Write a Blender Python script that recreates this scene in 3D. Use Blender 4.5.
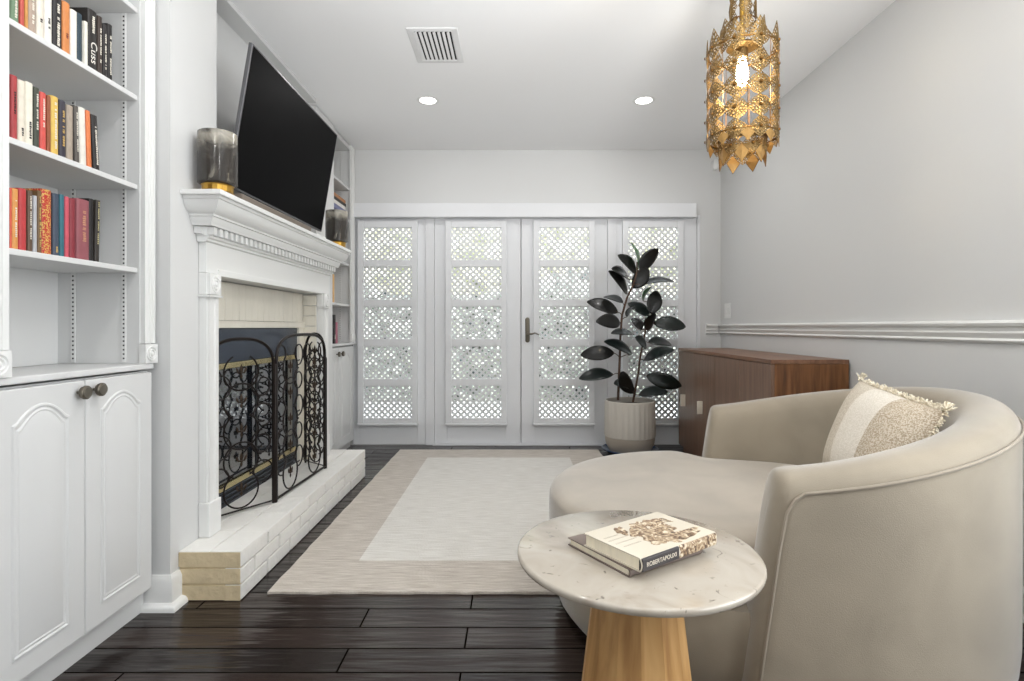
import bpy, bmesh, math, random
from mathutils import Vector, Matrix
random.seed(7)
PI = math.pi
C = bpy.context.scene.collection
SC = bpy.context.scene
for o in list(bpy.data.objects): bpy.data.objects.remove(o)

# ---------------------------------------------------------------- camera, world, light, exposure
F = 550.0; EYE = 0.976
cam = bpy.data.cameras.new('camera'); camo = bpy.data.objects.new('camera', cam); C.objects.link(camo)
camo.location = (0, 0, EYE); camo.rotation_euler = (PI/2, 0, 0)
cam.sensor_width = 36; cam.lens = F/1024*36; cam.shift_x = -2/1024; cam.shift_y = -13.5/1024
cam.clip_start = 0.05
SC.camera = camo
SC.view_settings.view_transform = 'Standard'; SC.view_settings.look = 'None'
SC.view_settings.exposure = 0.1; SC.view_settings.gamma = 1; SC.view_settings.use_curve_mapping = False
W = bpy.data.worlds.new('sky'); SC.world = W; W.use_nodes = True
bg = W.node_tree.nodes['Background']; bg.inputs[0].default_value = (0.88, 0.95, 1.0, 1); bg.inputs[1].default_value = 4.2

def area(name, loc, rot, sx, sy, power, col=(1, 1, 1), shape='RECTANGLE'):
    l = bpy.data.lights.new(name, 'AREA'); l.shape = shape; l.size = sx
    if shape == 'RECTANGLE': l.size_y = sy
    l.energy = power; l.color = col
    o = bpy.data.objects.new(name, l); o.location = loc; o.rotation_euler = rot; C.objects.link(o); return o
LK = 1.0
area('right_fill', (1.67, .25, 1.35), (PI/2, 0, PI/2), 1.9, 1.4, 24*LK, (0.98, 0.99, 1))  # added fill giving the side light from the right
area('left_fill', (-1.2, -1.2, .95), (PI/2, 0, -PI/2), 2.0, 1.3, 8*LK, (.98, .99, 1))  # added fill to lift the right wall, no window on this side
area('ceiling_bounce', (.25, -.9, .95), (math.radians(123), 0, 0), 1.2, .8, 25*LK, (.99, .995, 1)).data.spread = math.radians(62)  # added fill aimed up to brighten the ceiling, no fixture there
DOWN = [(-0.556, 3.555), (0.84, 3.555), (-0.556, 1.45), (0.84, 1.45), (-0.556, -0.6), (0.84, -0.6)]
for x, y in DOWN:
    area('downlight_lamp', (x, y, 2.425), (0, 0, 0), 0.09, 0, 5*LK, (1, 0.985, 0.965), 'DISK')

# ---------------------------------------------------------------- materials
def lin(c): c /= 255.0; return c/12.92 if c <= 0.04045 else ((c+0.055)/1.055)**2.4
def rgb(r, g, b): return (lin(r), lin(g), lin(b), 1)
def mat(name, col, rough=0.5, metal=0.0, bump=0, bscale=50, vary=0, vscale=8, emit=None, estr=0, trans=0, ior=1.45, coat=0, sheen=0, alpha=1, stretch=(1, 1, 1), spec=None):
    m = bpy.data.materials.new(name); m.use_nodes = True; nt = m.node_tree; N = nt.nodes; L = nt.links
    p = N['Principled BSDF']
    p.inputs['Base Color'].default_value = col; p.inputs['Roughness'].default_value = rough; p.inputs['Metallic'].default_value = metal
    p.inputs['Transmission Weight'].default_value = trans; p.inputs['IOR'].default_value = ior
    p.inputs['Coat Weight'].default_value = coat; p.inputs['Sheen Weight'].default_value = sheen
    p.inputs['Alpha'].default_value = alpha
    if spec is not None: p.inputs['Specular IOR Level'].default_value = spec
    if emit: p.inputs['Emission Color'].default_value = emit; p.inputs['Emission Strength'].default_value = estr
    if bump or vary:
        tc = N.new('ShaderNodeTexCoord'); mp = N.new('ShaderNodeMapping'); mp.inputs['Scale'].default_value = stretch
        L.new(tc.outputs['Object'], mp.inputs[0])
    if vary:
        n = N.new('ShaderNodeTexNoise'); n.inputs['Scale'].default_value = vscale; n.inputs['Detail'].default_value = 5
        L.new(mp.outputs[0], n.inputs['Vector'])
        r = N.new('ShaderNodeMapRange'); r.inputs[1].default_value = .3; r.inputs[2].default_value = .7
        r.inputs[3].default_value = 1-vary; r.inputs[4].default_value = 1+vary
        L.new(n.outputs[0], r.inputs[0])
        mx = N.new('ShaderNodeVectorMath'); mx.operation = 'SCALE'; mx.inputs[0].default_value = col[:3]
        L.new(r.outputs[0], mx.inputs['Scale']); L.new(mx.outputs[0], p.inputs['Base Color'])
    if bump:
        n = N.new('ShaderNodeTexNoise'); n.inputs['Scale'].default_value = bscale; n.inputs['Detail'].default_value = 4
        L.new(mp.outputs[0], n.inputs['Vector'])
        b = N.new('ShaderNodeBump'); b.inputs['Strength'].default_value = bump; b.inputs['Distance'].default_value = .01
        L.new(n.outputs[0], b.inputs['Height']); L.new(b.outputs[0], p.inputs['Normal'])
    return m
def nodes(m):
    return m.node_tree.nodes, m.node_tree.links, m.node_tree.nodes['Principled BSDF']
def ramp(N, stops):
    r = N.new('ShaderNodeValToRGB'); e = r.color_ramp.elements
    while len(e) < len(stops): e.new(0.5)
    for q, (p, c) in zip(e, stops): q.position = p; q.color = c
    return r

M = {}
M['wall'] = mat('wall_paint', rgb(212, 212, 211), 0.6)
M['ceil'] = mat('ceiling_paint', rgb(243, 243, 243), 0.7)
M['trim'] = mat('white_trim_paint', rgb(226, 226, 224), 0.35)
M['door'] = mat('white_door_paint', rgb(226, 227, 229), 0.4)
M['cab'] = mat('white_cabinet_paint', rgb(213, 213, 212), 0.35)
M['brickw'] = mat('white_painted_brick', rgb(232, 230, 225), 0.5, bump=.8, bscale=24, vary=.03)
M['brickc'] = mat('cream_painted_brick', rgb(226, 221, 208), 0.55, bump=.3, bscale=35, vary=.05, vscale=9, stretch=(1, 1, .3))
M['brickt'] = mat('tan_brick', rgb(208, 190, 156), 0.7, bump=.9, bscale=22, vary=.08, vscale=14)
M['mortar'] = mat('white_mortar', rgb(214, 212, 206), 0.7)
M['black'] = mat('black_iron', rgb(34, 28, 26), 0.42, 0.6, bump=.1, bscale=90)
M['bronze'] = mat('aged_bronze', rgb(104, 98, 88), 0.4, 0.8)
M['rust'] = mat('dark_bronze_leaf', rgb(60, 48, 38), .5, .6)
M['firebox'] = mat('firebox_metal', rgb(66, 74, 88), 0.25, 0.5)
M['soot'] = mat('dark_firebox', rgb(24, 24, 26), 0.6)
M['brass'] = mat('polished_brass', rgb(214, 198, 150), 0.25, 1.0)
M['fglass'] = mat('firebox_glass', rgb(30, 34, 40), 0.04, 0.0, spec=1.0, coat=1.0)
M['tvs'] = mat('tv_screen', rgb(9, 9, 10), 0.5, spec=.03)
M['tvb'] = mat('tv_bezel', rgb(100, 100, 102), 0.35, 0.7)
M['gold'] = mat('gold_metal', rgb(190, 150, 70), 0.3, 1.0)
M['chrome'] = mat('pewter', rgb(150, 145, 135), 0.35, 0.9)
M['dslot'] = mat('dark_slot', rgb(70, 70, 72), 0.8)
M['vent'] = mat('vent_paint', rgb(222, 222, 222), 0.5)
M['page'] = mat('paper', rgb(228, 218, 196), 0.8, vary=.06, vscale=90, stretch=(1, 1, .1))
M['pot'] = mat('pot_ceramic', rgb(192, 186, 176), 0.55, vary=.04)
M['potb'] = mat('pot_base_ceramic', rgb(168, 158, 145), 0.6)
M['soil'] = mat('soil', rgb(58, 46, 36), 0.95, bump=.8, bscale=60)
M['saucer'] = mat('blue_glaze', rgb(70, 92, 122), 0.1, coat=.8)
M['leaf'] = mat('rubber_leaf', rgb(13, 24, 21), 0.3, vary=.3, vscale=12, coat=.15)
M['leafd'] = mat('rubber_leaf_dark', rgb(19, 19, 17), 0.32, vary=.25, vscale=12, coat=.1)
M['leafg'] = mat('young_leaf', rgb(52, 96, 52), 0.35, vary=.2)
M['stem'] = mat('stem', rgb(84, 62, 48), 0.7, vary=.2, vscale=30)
M['plastic'] = mat('white_plastic', rgb(232, 232, 230), 0.4)
M['silverw'] = mat('pale_wood_pull', rgb(222, 212, 196), 0.35)
M['piping'] = mat('piping_fabric', rgb(146, 135, 119), 0.8, sheen=.3)
M['glass'] = mat('clear_glass', (1, 1, 1, 1), 0.0, trans=1, ior=1.01)
M['ground'] = mat('patio_paving', rgb(225, 225, 220), 0.8, vary=.05)
M['smoke'] = mat('smoked_glass', rgb(176, 170, 160), 0.06, trans=.88, ior=1.12)

def velvet(name, c):
    m = mat(name, c, 0.75, sheen=.6, bump=.12, bscale=400)
    N, L, p = nodes(m)
    p.inputs['Sheen Roughness'].default_value = .4
    tc = N.new('ShaderNodeTexCoord'); n = N.new('ShaderNodeTexNoise'); n.inputs['Scale'].default_value = 4.5; n.inputs['Detail'].default_value = 3
    n.inputs['Distortion'].default_value = .6
    L.new(tc.outputs['Object'], n.inputs['Vector'])
    a = tuple(x*.86 for x in c[:3])+(1,); b = tuple(min(1, x*1.1) for x in c[:3])+(1,)
    r = ramp(N, [(.3, a), (.7, b)]); L.new(n.outputs[0], r.inputs[0]); L.new(r.outputs[0], p.inputs['Base Color'])
    return m
M['velvet'] = velvet('taupe_velvet', rgb(160, 150, 136))
M['velvetb'] = velvet('taupe_velvet_shaded', rgb(149, 138, 121))  # same velvet as the seat, darkened: shade put into the colour

def wood(name, stops, sx=(1, 1, 1), rough=.4, scale=3, coat=0):
    m = mat(name, stops[0][1], rough, coat=coat); N, L, p = nodes(m)
    tc = N.new('ShaderNodeTexCoord'); mp = N.new('ShaderNodeMapping'); mp.inputs['Scale'].default_value = sx
    L.new(tc.outputs['Object'], mp.inputs[0])
    n = N.new('ShaderNodeTexNoise'); n.inputs['Scale'].default_value = scale; n.inputs['Detail'].default_value = 8; n.inputs['Distortion'].default_value = .5
    L.new(mp.outputs[0], n.inputs['Vector'])
    r = ramp(N, stops); L.new(n.outputs[0], r.inputs[0]); L.new(r.outputs[0], p.inputs['Base Color'])
    return m
M['walnut'] = wood('walnut_side', [(.3, rgb(84, 52, 28)), (.5, rgb(112, 72, 40)), (.7, rgb(134, 90, 54))], (14, 14, 1.0), .42)
M['walnutf'] = wood('walnut_front', [(.3, rgb(108, 82, 66)), (.5, rgb(120, 93, 76)), (.7, rgb(130, 102, 84))], (16, 16, 1.0), .38)
M['walnutt'] = wood('walnut_top', [(.3, rgb(104, 72, 52)), (.6, rgb(132, 96, 72))], (16, 1, 8), .35)
M['oak'] = wood('oak_stave', [(.25, rgb(146, 104, 60)), (.5, rgb(178, 136, 84)), (.75, rgb(196, 156, 104))], (9, 9, .7), .5, 4)

def marble():
    m = mat('speckled_stone', rgb(226, 218, 206), .14, coat=.5); N, L, p = nodes(m)
    tc = N.new('ShaderNodeTexCoord')
    n = N.new('ShaderNodeTexNoise'); n.inputs['Scale'].default_value = 6; n.inputs['Detail'].default_value = 6; n.inputs['Distortion'].default_value = 1.2
    L.new(tc.outputs['Object'], n.inputs['Vector'])
    r = ramp(N, [(.32, rgb(150, 139, 125)), (.5, rgb(170, 161, 148)), (.7, rgb(180, 172, 160))]); L.new(n.outputs[0], r.inputs[0])
    n2 = N.new('ShaderNodeTexNoise'); n2.inputs['Scale'].default_value = 30; n2.inputs['Detail'].default_value = 4; n2.inputs['Distortion'].default_value = 1.5
    L.new(tc.outputs['Object'], n2.inputs['Vector'])
    r2 = ramp(N, [(.64, (0, 0, 0, 1)), (.72, (1, 1, 1, 1))]); L.new(n2.outputs[0], r2.inputs[0])
    mx = N.new('ShaderNodeMixRGB'); L.new(r2.outputs[0], mx.inputs[0]); L.new(r.outputs[0], mx.inputs[1]); mx.inputs[2].default_value = rgb(118, 110, 100)
    L.new(mx.outputs[0], p.inputs['Base Color']); return m
M['marble'] = marble()

def floor_mat():
    m = mat('dark_hand_scraped_planks', rgb(40, 32, 29), .2, coat=.0); N, L, p = nodes(m)
    tc = N.new('ShaderNodeTexCoord')
    mp0 = N.new('ShaderNodeMapping'); mp0.inputs['Location'].default_value = (.15, .085, 0); L.new(tc.outputs['Object'], mp0.inputs[0])
    br = N.new('ShaderNodeTexBrick'); br.inputs['Scale'].default_value = 1; br.inputs['Brick Width'].default_value = .95
    br.inputs['Row Height'].default_value = .117; br.inputs['Mortar Size'].default_value = .0032; br.inputs['Mortar Smooth'].default_value = .3
    br.offset = .37; br.offset_frequency = 2; br.squash = 1.35; br.squash_frequency = 3
    br.inputs['Color1'].default_value = rgb(46, 36, 32); br.inputs['Color2'].default_value = rgb(30, 24, 22); br.inputs['Mortar'].default_value = rgb(10, 8, 7)
    L.new(mp0.outputs[0], br.inputs['Vector'])
    mp = N.new('ShaderNodeMapping'); mp.inputs['Scale'].default_value = (1.3, 30, 1); L.new(tc.outputs['Object'], mp.inputs[0])
    n = N.new('ShaderNodeTexNoise'); n.inputs['Scale'].default_value = 1.0; n.inputs['Detail'].default_value = 4; n.inputs['Distortion'].default_value = .4
    L.new(mp.outputs[0], n.inputs['Vector'])
    mr = N.new('ShaderNodeMapRange'); mr.inputs[1].default_value = .3; mr.inputs[2].default_value = .7; mr.inputs[3].default_value = .8; mr.inputs[4].default_value = 1.25
    L.new(n.outputs[0], mr.inputs[0])
    sc = N.new('ShaderNodeVectorMath'); sc.operation = 'SCALE'; L.new(br.outputs['Color'], sc.inputs[0]); L.new(mr.outputs[0], sc.inputs['Scale'])
    L.new(sc.outputs[0], p.inputs['Base Color'])
    n2 = N.new('ShaderNodeTexNoise'); n2.inputs['Scale'].default_value = 1; n2.inputs['Detail'].default_value = 2
    mp2 = N.new('ShaderNodeMapping'); mp2.inputs['Scale'].default_value = (3.2, 26, 1); L.new(tc.outputs['Object'], mp2.inputs[0]); L.new(mp2.outputs[0], n2.inputs['Vector'])
    iv = N.new('ShaderNodeMapRange'); iv.inputs[3].default_value = .5; iv.inputs[4].default_value = .0; L.new(br.outputs['Fac'], iv.inputs[0]); L.new(iv.outputs[0], p.inputs['Specular IOR Level'])
    b1 = N.new('ShaderNodeBump'); b1.inputs['Strength'].default_value = .55; b1.inputs['Distance'].default_value = .010; L.new(n2.outputs[0], b1.inputs['Height'])
    b2 = N.new('ShaderNodeBump'); b2.inputs['Strength'].default_value = 1; b2.inputs['Distance'].default_value = .005; b2.invert = True
    L.new(br.outputs['Fac'], b2.inputs['Height']); L.new(b1.outputs[0], b2.inputs['Normal']); L.new(b2.outputs[0], p.inputs['Normal'])
    return m
M['floor'] = floor_mat()

def rug_mat(name, c1, c2):
    m = mat(name, c1, .95, sheen=.2); N, L, p = nodes(m)
    tc = N.new('ShaderNodeTexCoord'); mp = N.new('ShaderNodeMapping'); mp.inputs['Scale'].default_value = (5, 60, 1); L.new(tc.outputs['Object'], mp.inputs[0])
    n = N.new('ShaderNodeTexNoise'); n.inputs['Scale'].default_value = 2; n.inputs['Detail'].default_value = 8; L.new(mp.outputs[0], n.inputs['Vector'])
    r = ramp(N, [(.35, c1), (.65, c2)]); L.new(n.outputs[0], r.inputs[0]); L.new(r.outputs[0], p.inputs['Base Color'])
    v = N.new('ShaderNodeTexVoronoi'); v.inputs['Scale'].default_value = 120; L.new(tc.outputs['Object'], v.inputs['Vector'])
    w = N.new('ShaderNodeMath'); w.operation = 'ADD'; L.new(n.outputs[0], w.inputs[0]); L.new(v.outputs[0], w.inputs[1])
    b = N.new('ShaderNodeBump'); b.inputs['Strength'].default_value = .5; b.inputs['Distance'].default_value = .004
    L.new(w.outputs[0], b.inputs['Height']); L.new(b.outputs[0], p.inputs['Normal']); return m
M['rugb'] = rug_mat('rug_border_wool', rgb(172, 162, 150), rgb(204, 196, 186))
M['rugf'] = rug_mat('rug_field_wool', rgb(204, 200, 192), rgb(224, 221, 215))

def weave(name, a, b, scale=230):
    m = mat(name, a, .9); N, L, p = nodes(m)
    tc = N.new('ShaderNodeTexCoord'); n = N.new('ShaderNodeTexNoise'); n.inputs['Scale'].default_value = scale; n.inputs['Detail'].default_value = 3
    L.new(tc.outputs['Object'], n.inputs['Vector']); r = ramp(N, [(.42, a), (.58, b)]); L.new(n.outputs[0], r.inputs[0]); L.new(r.outputs[0], p.inputs['Base Color'])
    bm_ = N.new('ShaderNodeBump'); bm_.inputs['Strength'].default_value = .6; bm_.inputs['Distance'].default_value = .004
    L.new(n.outputs[0], bm_.inputs['Height']); L.new(bm_.outputs[0], p.inputs['Normal']); return m
M['pil1'] = weave('pillow_sand_stripe', rgb(180, 168, 150), rgb(206, 197, 182))
M['pil2'] = weave('pillow_cream_stripe', rgb(204, 196, 182), rgb(220, 213, 202))
M['pil3'] = weave('pillow_tan_stripe', rgb(156, 140, 118), rgb(202, 190, 172), 260)
M['fringe'] = weave('cream_fringe', rgb(204, 192, 168), rgb(232, 224, 206), 60)
M['pilb'] = mat('pillow_back_olive', rgb(160, 152, 124), .9)
M['amber'] = mat('amber_mica', rgb(150, 116, 66), .4, .55, vary=.2, vscale=60)
M['antique'] = mat('antique_gold', rgb(112, 90, 54), .45, .7, vary=.25, vscale=60, bump=.3, bscale=150)
M['antiqued'] = mat('dark_antique_gold', rgb(112, 78, 36), .4, .9)
M['bulb'] = mat('lit_bulb', rgb(255, 240, 205), .3, emit=(1, .86, .6, 1), estr=42)
M['led'] = mat('lit_diffuser', rgb(255, 250, 240), .5, emit=(1, .97, .92, 1), estr=9)

def foliage(name, a, b, c, scale=9):
    m = mat(name, a, .8); N, L, p = nodes(m)
    tc = N.new('ShaderNodeTexCoord'); n = N.new('ShaderNodeTexNoise'); n.inputs['Scale'].default_value = scale; n.inputs['Detail'].default_value = 7
    L.new(tc.outputs['Object'], n.inputs['Vector']); r = ramp(N, [(.36, a), (.46, b), (.58, c)]); L.new(n.outputs[0], r.inputs[0]); L.new(r.outputs[0], p.inputs['Base Color'])
    return m
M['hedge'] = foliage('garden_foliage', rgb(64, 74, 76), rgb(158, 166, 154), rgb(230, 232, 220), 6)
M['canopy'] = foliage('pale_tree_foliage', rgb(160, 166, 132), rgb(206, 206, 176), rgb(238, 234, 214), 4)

# ---------------------------------------------------------------- mesh builder
class MB:
    def __init__(s): s.v = []; s.f = []; s.m = []; s.mi = 0; s.T = None
    def add(s, vs, fs):
        n = len(s.v)
        for v in vs:
            v = Vector(v)
            s.v.append(s.T @ v if s.T else v)
        for f in fs: s.f.append([n+i for i in f]); s.m.append(s.mi)
    def box(s, x0, x1, y0, y1, z0, z1):
        if x0 > x1: x0, x1 = x1, x0
        if y0 > y1: y0, y1 = y1, y0
        if z0 > z1: z0, z1 = z1, z0
        s.add([(x0, y0, z0), (x1, y0, z0), (x1, y1, z0), (x0, y1, z0), (x0, y0, z1), (x1, y0, z1), (x1, y1, z1), (x0, y1, z1)],
              [(0, 3, 2, 1), (4, 5, 6, 7), (0, 1, 5, 4), (1, 2, 6, 5), (2, 3, 7, 6), (3, 0, 4, 7)]); return s
    def loft(s, loops, closed=True, cap0=True, cap1=True):
        n = len(loops[0]); vs = [p for l in loops for p in l]; fs = []
        for i in range(len(loops)-1):
            for j in range(n if closed else n-1):
                k = (j+1) % n; fs.append((i*n+j, i*n+k, (i+1)*n+k, (i+1)*n+j))
        if cap0: fs.append(tuple(range(n-1, -1, -1)))
        if cap1: fs.append(tuple((len(loops)-1)*n+j for j in range(n)))
        s.add(vs, fs); return s
    def prism(s, poly, axis, a, b):
        def P(p, t): return {'x': (t, p[0], p[1]), 'y': (p[0], t, p[1]), 'z': (p[0], p[1], t)}[axis]
        s.loft([[P(p, a) for p in poly], [P(p, b) for p in poly]]); return s
    def tube(s, pts, r, n=8, closed=False):
        pts = [Vector(p) for p in pts]; loops = []; N = len(pts); up = None
        for i, p in enumerate(pts):
            a = pts[(i-1) % N] if (closed or i > 0) else p; b = pts[(i+1) % N] if (closed or i < N-1) else p
            t = (b-a)
            if t.length < 1e-9: t = Vector((0, 0, 1))
            t.normalize()
            if up is None:
                up = Vector((0, 0, 1)) if abs(t.z) < .9 else Vector((1, 0, 0))
            u = up-t*up.dot(t)
            if u.length < 1e-6: u = t.orthogonal()
            u.normalize(); up = u; w = t.cross(u)
            rr = r[i] if isinstance(r, (list, tuple)) else r
            loops.append([p+u*rr*math.cos(2*PI*k/n)+w*rr*math.sin(2*PI*k/n) for k in range(n)])
        if closed: loops.append(loops[0]); s.loft(loops, True, False, False)
        else: s.loft(loops)
        return s
    def lathe(s, prof, c, axis='z', n=32, cap=True, a0=0, a1=2*PI):
        loops = []; full = abs(a1-a0-2*PI) < 1e-6
        for r, h in prof:
            l = []
            for k in range(n if full else n+1):
                a = a0+(a1-a0)*k/n; x, y = r*math.cos(a), r*math.sin(a)
                l.append({'z': (c[0]+x, c[1]+y, c[2]+h), 'x': (c[0]+h, c[1]+x, c[2]+y), 'y': (c[0]+x, c[1]-h, c[2]+y)}[axis])
            loops.append(l)
        s.loft(loops, full, cap, cap); return s
    def build(s, name, mats, parent=None, bevel=0, smooth=None, origin=None, sub=0, segs=2, solid=0):
        if not isinstance(mats, (list, tuple)): mats = [mats]
        base = Vector((0, 0, 0))
        if parent is not None:
            base = Vector(parent['_o']) if '_o' in parent else Vector((0, 0, 0))
        else:
            if origin is None:
                xs = [v.x for v in s.v]; ys = [v.y for v in s.v]; zs = [v.z for v in s.v]
                origin = ((min(xs)+max(xs))/2, (min(ys)+max(ys))/2, min(zs))
            base = Vector(origin)
        me = bpy.data.meshes.new(name); me.from_pydata([v-base for v in s.v], [], s.f)
        for m in mats: me.materials.append(m)
        for p, i in zip(me.polygons, s.m): p.material_index = i
        bm_ = bmesh.new(); bm_.from_mesh(me); bmesh.ops.recalc_face_normals(bm_, faces=bm_.faces); bm_.to_mesh(me); bm_.free()
        if smooth is not None:
            for p in me.polygons: p.use_smooth = True
            me.set_sharp_from_angle(angle=math.radians(smooth))
        o = bpy.data.objects.new(name, me); C.objects.link(o)
        if parent is not None: o.parent = parent
        else: o.location = base
        o['_o'] = tuple(base)
        if solid: q = o.modifiers.new('solid', 'SOLIDIFY'); q.thickness = solid; q.offset = 0
        if sub: q = o.modifiers.new('sub', 'SUBSURF'); q.levels = sub; q.render_levels = sub
        if bevel:
            q = o.modifiers.new('bevel', 'BEVEL'); q.width = bevel; q.segments = segs; q.limit_method = 'ANGLE'; q.angle_limit = math.radians(40)
        return o
def thing(name, label, cat, loc, group=None):
    o = bpy.data.objects.new(name, None); o.empty_display_size = .05; C.objects.link(o); o.location = loc; o['_o'] = tuple(loc)
    o['label'] = label; o['category'] = cat
    if group: o['group'] = group
    return o
def tag(o, label, cat, group=None, kind=None):
    o['label'] = label; o['category'] = cat
    if group: o['group'] = group
    if kind: o['kind'] = kind
    return o
def struct(o): o['kind'] = 'structure'; return o
def at(px, py, d): return Vector(((px-514)/F*d, d, EYE+(327-py)/F*d))

# ---------------------------------------------------------------- room shell
XL, XR, YB, ZC, YF = -1.62, 1.71, 4.55, 2.44, -2.5
struct(MB().box(XL-.1, XR+.1, YF-.1, YB+.12, -.08, 0).build('floor', M['floor'], origin=(0, 0, 0)))
struct(MB().box(XL-.1, XR+.1, YF-.1, YB+.12, ZC, ZC+.1).build('ceiling', M['ceil']))
struct(MB().box(XR, XR+.1, YF, -.75, 0, ZC).box(XR, XR+.1, 1.25, YB+.12, 0, ZC).box(XR, XR+.1, -.75, 1.25, 0, .6).box(XR, XR+.1, -.75, 1.25, 2.15, ZC).build('wall_right', M['wall']))
w = MB()
w.box(XL-.1, XL, YF, YB+.12, 0, ZC)
w.box(XL, -1.24, YF, 1.262, 0, ZC)                 # wall beside the bookcase, towards the viewer
PIL = -1.195
w.box(XL, PIL, 1.912, 2.149, 0, 1.178); w.box(XL, PIL, 1.912, 2.21, 1.178, ZC)
w.box(XL, PIL, 3.337, 3.62, 0, 1.178); w.box(XL, PIL, 3.31, 3.62, 1.178, 1.449)
w.box(XL, PIL, 2.21, 3.31, 1.178, 1.449)            # breast over the fireplace opening
w.box(XL, -1.36, 2.21, 3.62, 1.449, ZC)             # niche behind the television
w.box(-1.36, -1.27, 2.21, 3.535, 2.416, ZC)
w.box(XL, -1.5, 2.21, 3.31, 0, .10)
struct(w.build('wall_left', M['wall']))
# back wall around the doors
DX0, DX1, DZ = -1.335, 1.535, 1.90
w = MB()
w.box(XL, DX0, YB, YB+.12, 0, ZC); w.box(DX1, XR, YB, YB+.12, 0, ZC); w.box(DX0, DX1, YB, YB+.12, DZ, ZC)
struct(w.build('wall_back', M['wall']))
w = MB()   # wall behind the viewer
w.box(XL, XR, YF-.1, YF, 0, ZC)
struct(w.build('wall_front', M['wall']))
wf = MB(); wf.box(XR+.03, XR+.08, -.75, 1.25, .6, .66); wf.box(XR+.03, XR+.08, -.75, 1.25, 2.09, 2.15)
for y in (-.75, .22, 1.19): wf.box(XR+.03, XR+.08, y, y+.06, .66, 2.09)
struct(wf.build('added_window', M['trim']))  # unseen window, added around the fill lamp on the right

# base mouldings
def base_profile(h=.105): return [(0, 0), (.014, 0), (.014, h-.02), (.009, h-.008), (.005, h), (0, h)]
b = MB(); b.prism([(XR-x, z) for x, z in base_profile()], 'y', YF, YB)
b.prism([(XR-.014-.016*math.cos(a), .02*math.sin(a)) for a in [i*PI/2/5 for i in range(6)]]+[(XR-.014, 0)], 'y', YF, YB)
struct(b.build('baseboard_right', M['trim']))
b = MB()
for y0, s in ((1.912, 1),):
    prof = base_profile(.115)
    # faces the viewer
    b.prism([(y0-p[0], p[1]) for p in prof], 'x', -1.30, PIL+.0)
    b.loft([[(PIL+p[0], y0-p[0], p[1]) for p in prof], [(PIL+p[0], 1.957, p[1]) for p in prof]])
    b.loft([[(PIL, y0-p[0], p[1]) for p in prof], [(PIL+p[0], y0-p[0], p[1]) for p in prof]])
    sh = [(.014, 0), (.036, 0), (.034, .012), (.027, .02), (.014, .024)]
    b.loft([[(-1.285, y0-p[0], p[1]) for p in sh], [(PIL+p[0], y0-p[0], p[1]) for p in sh], [(PIL+p[0], 1.957, p[1]) for p in sh]])
struct(b.build('baseboard_left', M['trim'], smooth=40))
b = MB(); b.prism([(YB-x, z) for x, z in base_profile()], 'x', DX1+.02, XR-.02); struct(b.build('baseboard_back', M['trim']))
# chair rail
def rail(nm, pts_fn, a, b_, ax):
    prof = [(0, .918), (.010, .920), (.016, .928), (.011, .936), (.015, .944), (.020, .955), (.012, .962), (.012, .974), (.026, .980), (.030, .990), (.024, .998), (0, 1.0)]
    m = MB(); m.prism([pts_fn(p) for p in prof], ax, a, b_); o = m.build(nm, M['trim'], smooth=30); struct(o)
rail('trim_1', lambda p: (XR-p[0], p[1]), 1.26, YB, 'y')
rail('trim_2', lambda p: (YB-p[0], p[1]), DX1+.05, XR-.03, 'x')

# ---------------------------------------------------------------- glazed doors and shutters
def px(x): return (x-514)/F*YB
def pz(y): return EYE+(327-y)/F*YB
fr = MB()
yj = YB-.012
SHUT = [(358.5, 418), (446, 506.7), (533.4, 594), (622, 682.5)]     # shutter outer edges in pixels on the wall plane
ZT, ZB = pz(221), pz(422.8)
def frame_panel(m, x0, x1, z0, z1, gx0, gx1, gz0, gz1, y0, y1):
    m.box(x0, gx0, y0, y1, z0, z1); m.box(gx1, x1, y0, y1, z0, z1); m.box(gx0, gx1, y0, y1, z0, gz0); m.box(gx0, gx1, y0, y1, gz1, z1)
g = -.008
GZ0, GZ1 = ZB+.02, ZT-.02
names = [('window_2', px(353.5), px(425.5)), ('door_1', px(434.5), px(520.6)), ('door_2', px(521.4), px(607.5)), ('window_3', px(616.5), px(697))]
for i, (nm, x0, x1) in enumerate(names):
    s0, s1 = px(SHUT[i][0]), px(SHUT[i][1]); m = MB()
    z0 = .012 if 'door' in nm else 0.0
    frame_panel(m, x0, x1, z0, 1.885, s0-g, s1+g, GZ0, GZ1, YB+.01, YB+.05)
    if 'door' in nm: pass
    o = struct(m.build(nm, M['door'], bevel=.003))
    gl = MB().box(s0-g, s1+g, YB+.028, YB+.032, GZ0, GZ1).build('pane', M['glass'], o)
    if nm == 'door_2':
        h = MB(); hx = px(527.5)
        h.loft([[(hx+.019*c*math.cos(a)+0, YB+.01-d, (pz(330)+(.085 if math.sin(a) > 0 else -.085)*1.0+.019*c*math.sin(a))) for a in [k*2*PI/20 for k in range(20)]] for c, d in ((1, 0), (1, .006), (.7, .009))])
        h.tube([(hx, YB, pz(333.5)), (hx, YB-.045, pz(333.5))], .008)
        h.tube([(hx, YB-.045, pz(333.5)), (hx+.03, YB-.047, pz(334)), (hx+.06, YB-.045, pz(333)), (hx+.095, YB-.045, pz(334.5))], [.009, .008, .006, .005])
        h.tube([(hx, YB+.01, pz(323)), (hx, YB-.008, pz(323))], .008)
        h.build('door_handle', M['bronze'], o, smooth=40)['label'] = 'dark bronze lever handle on a tall plate'
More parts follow.
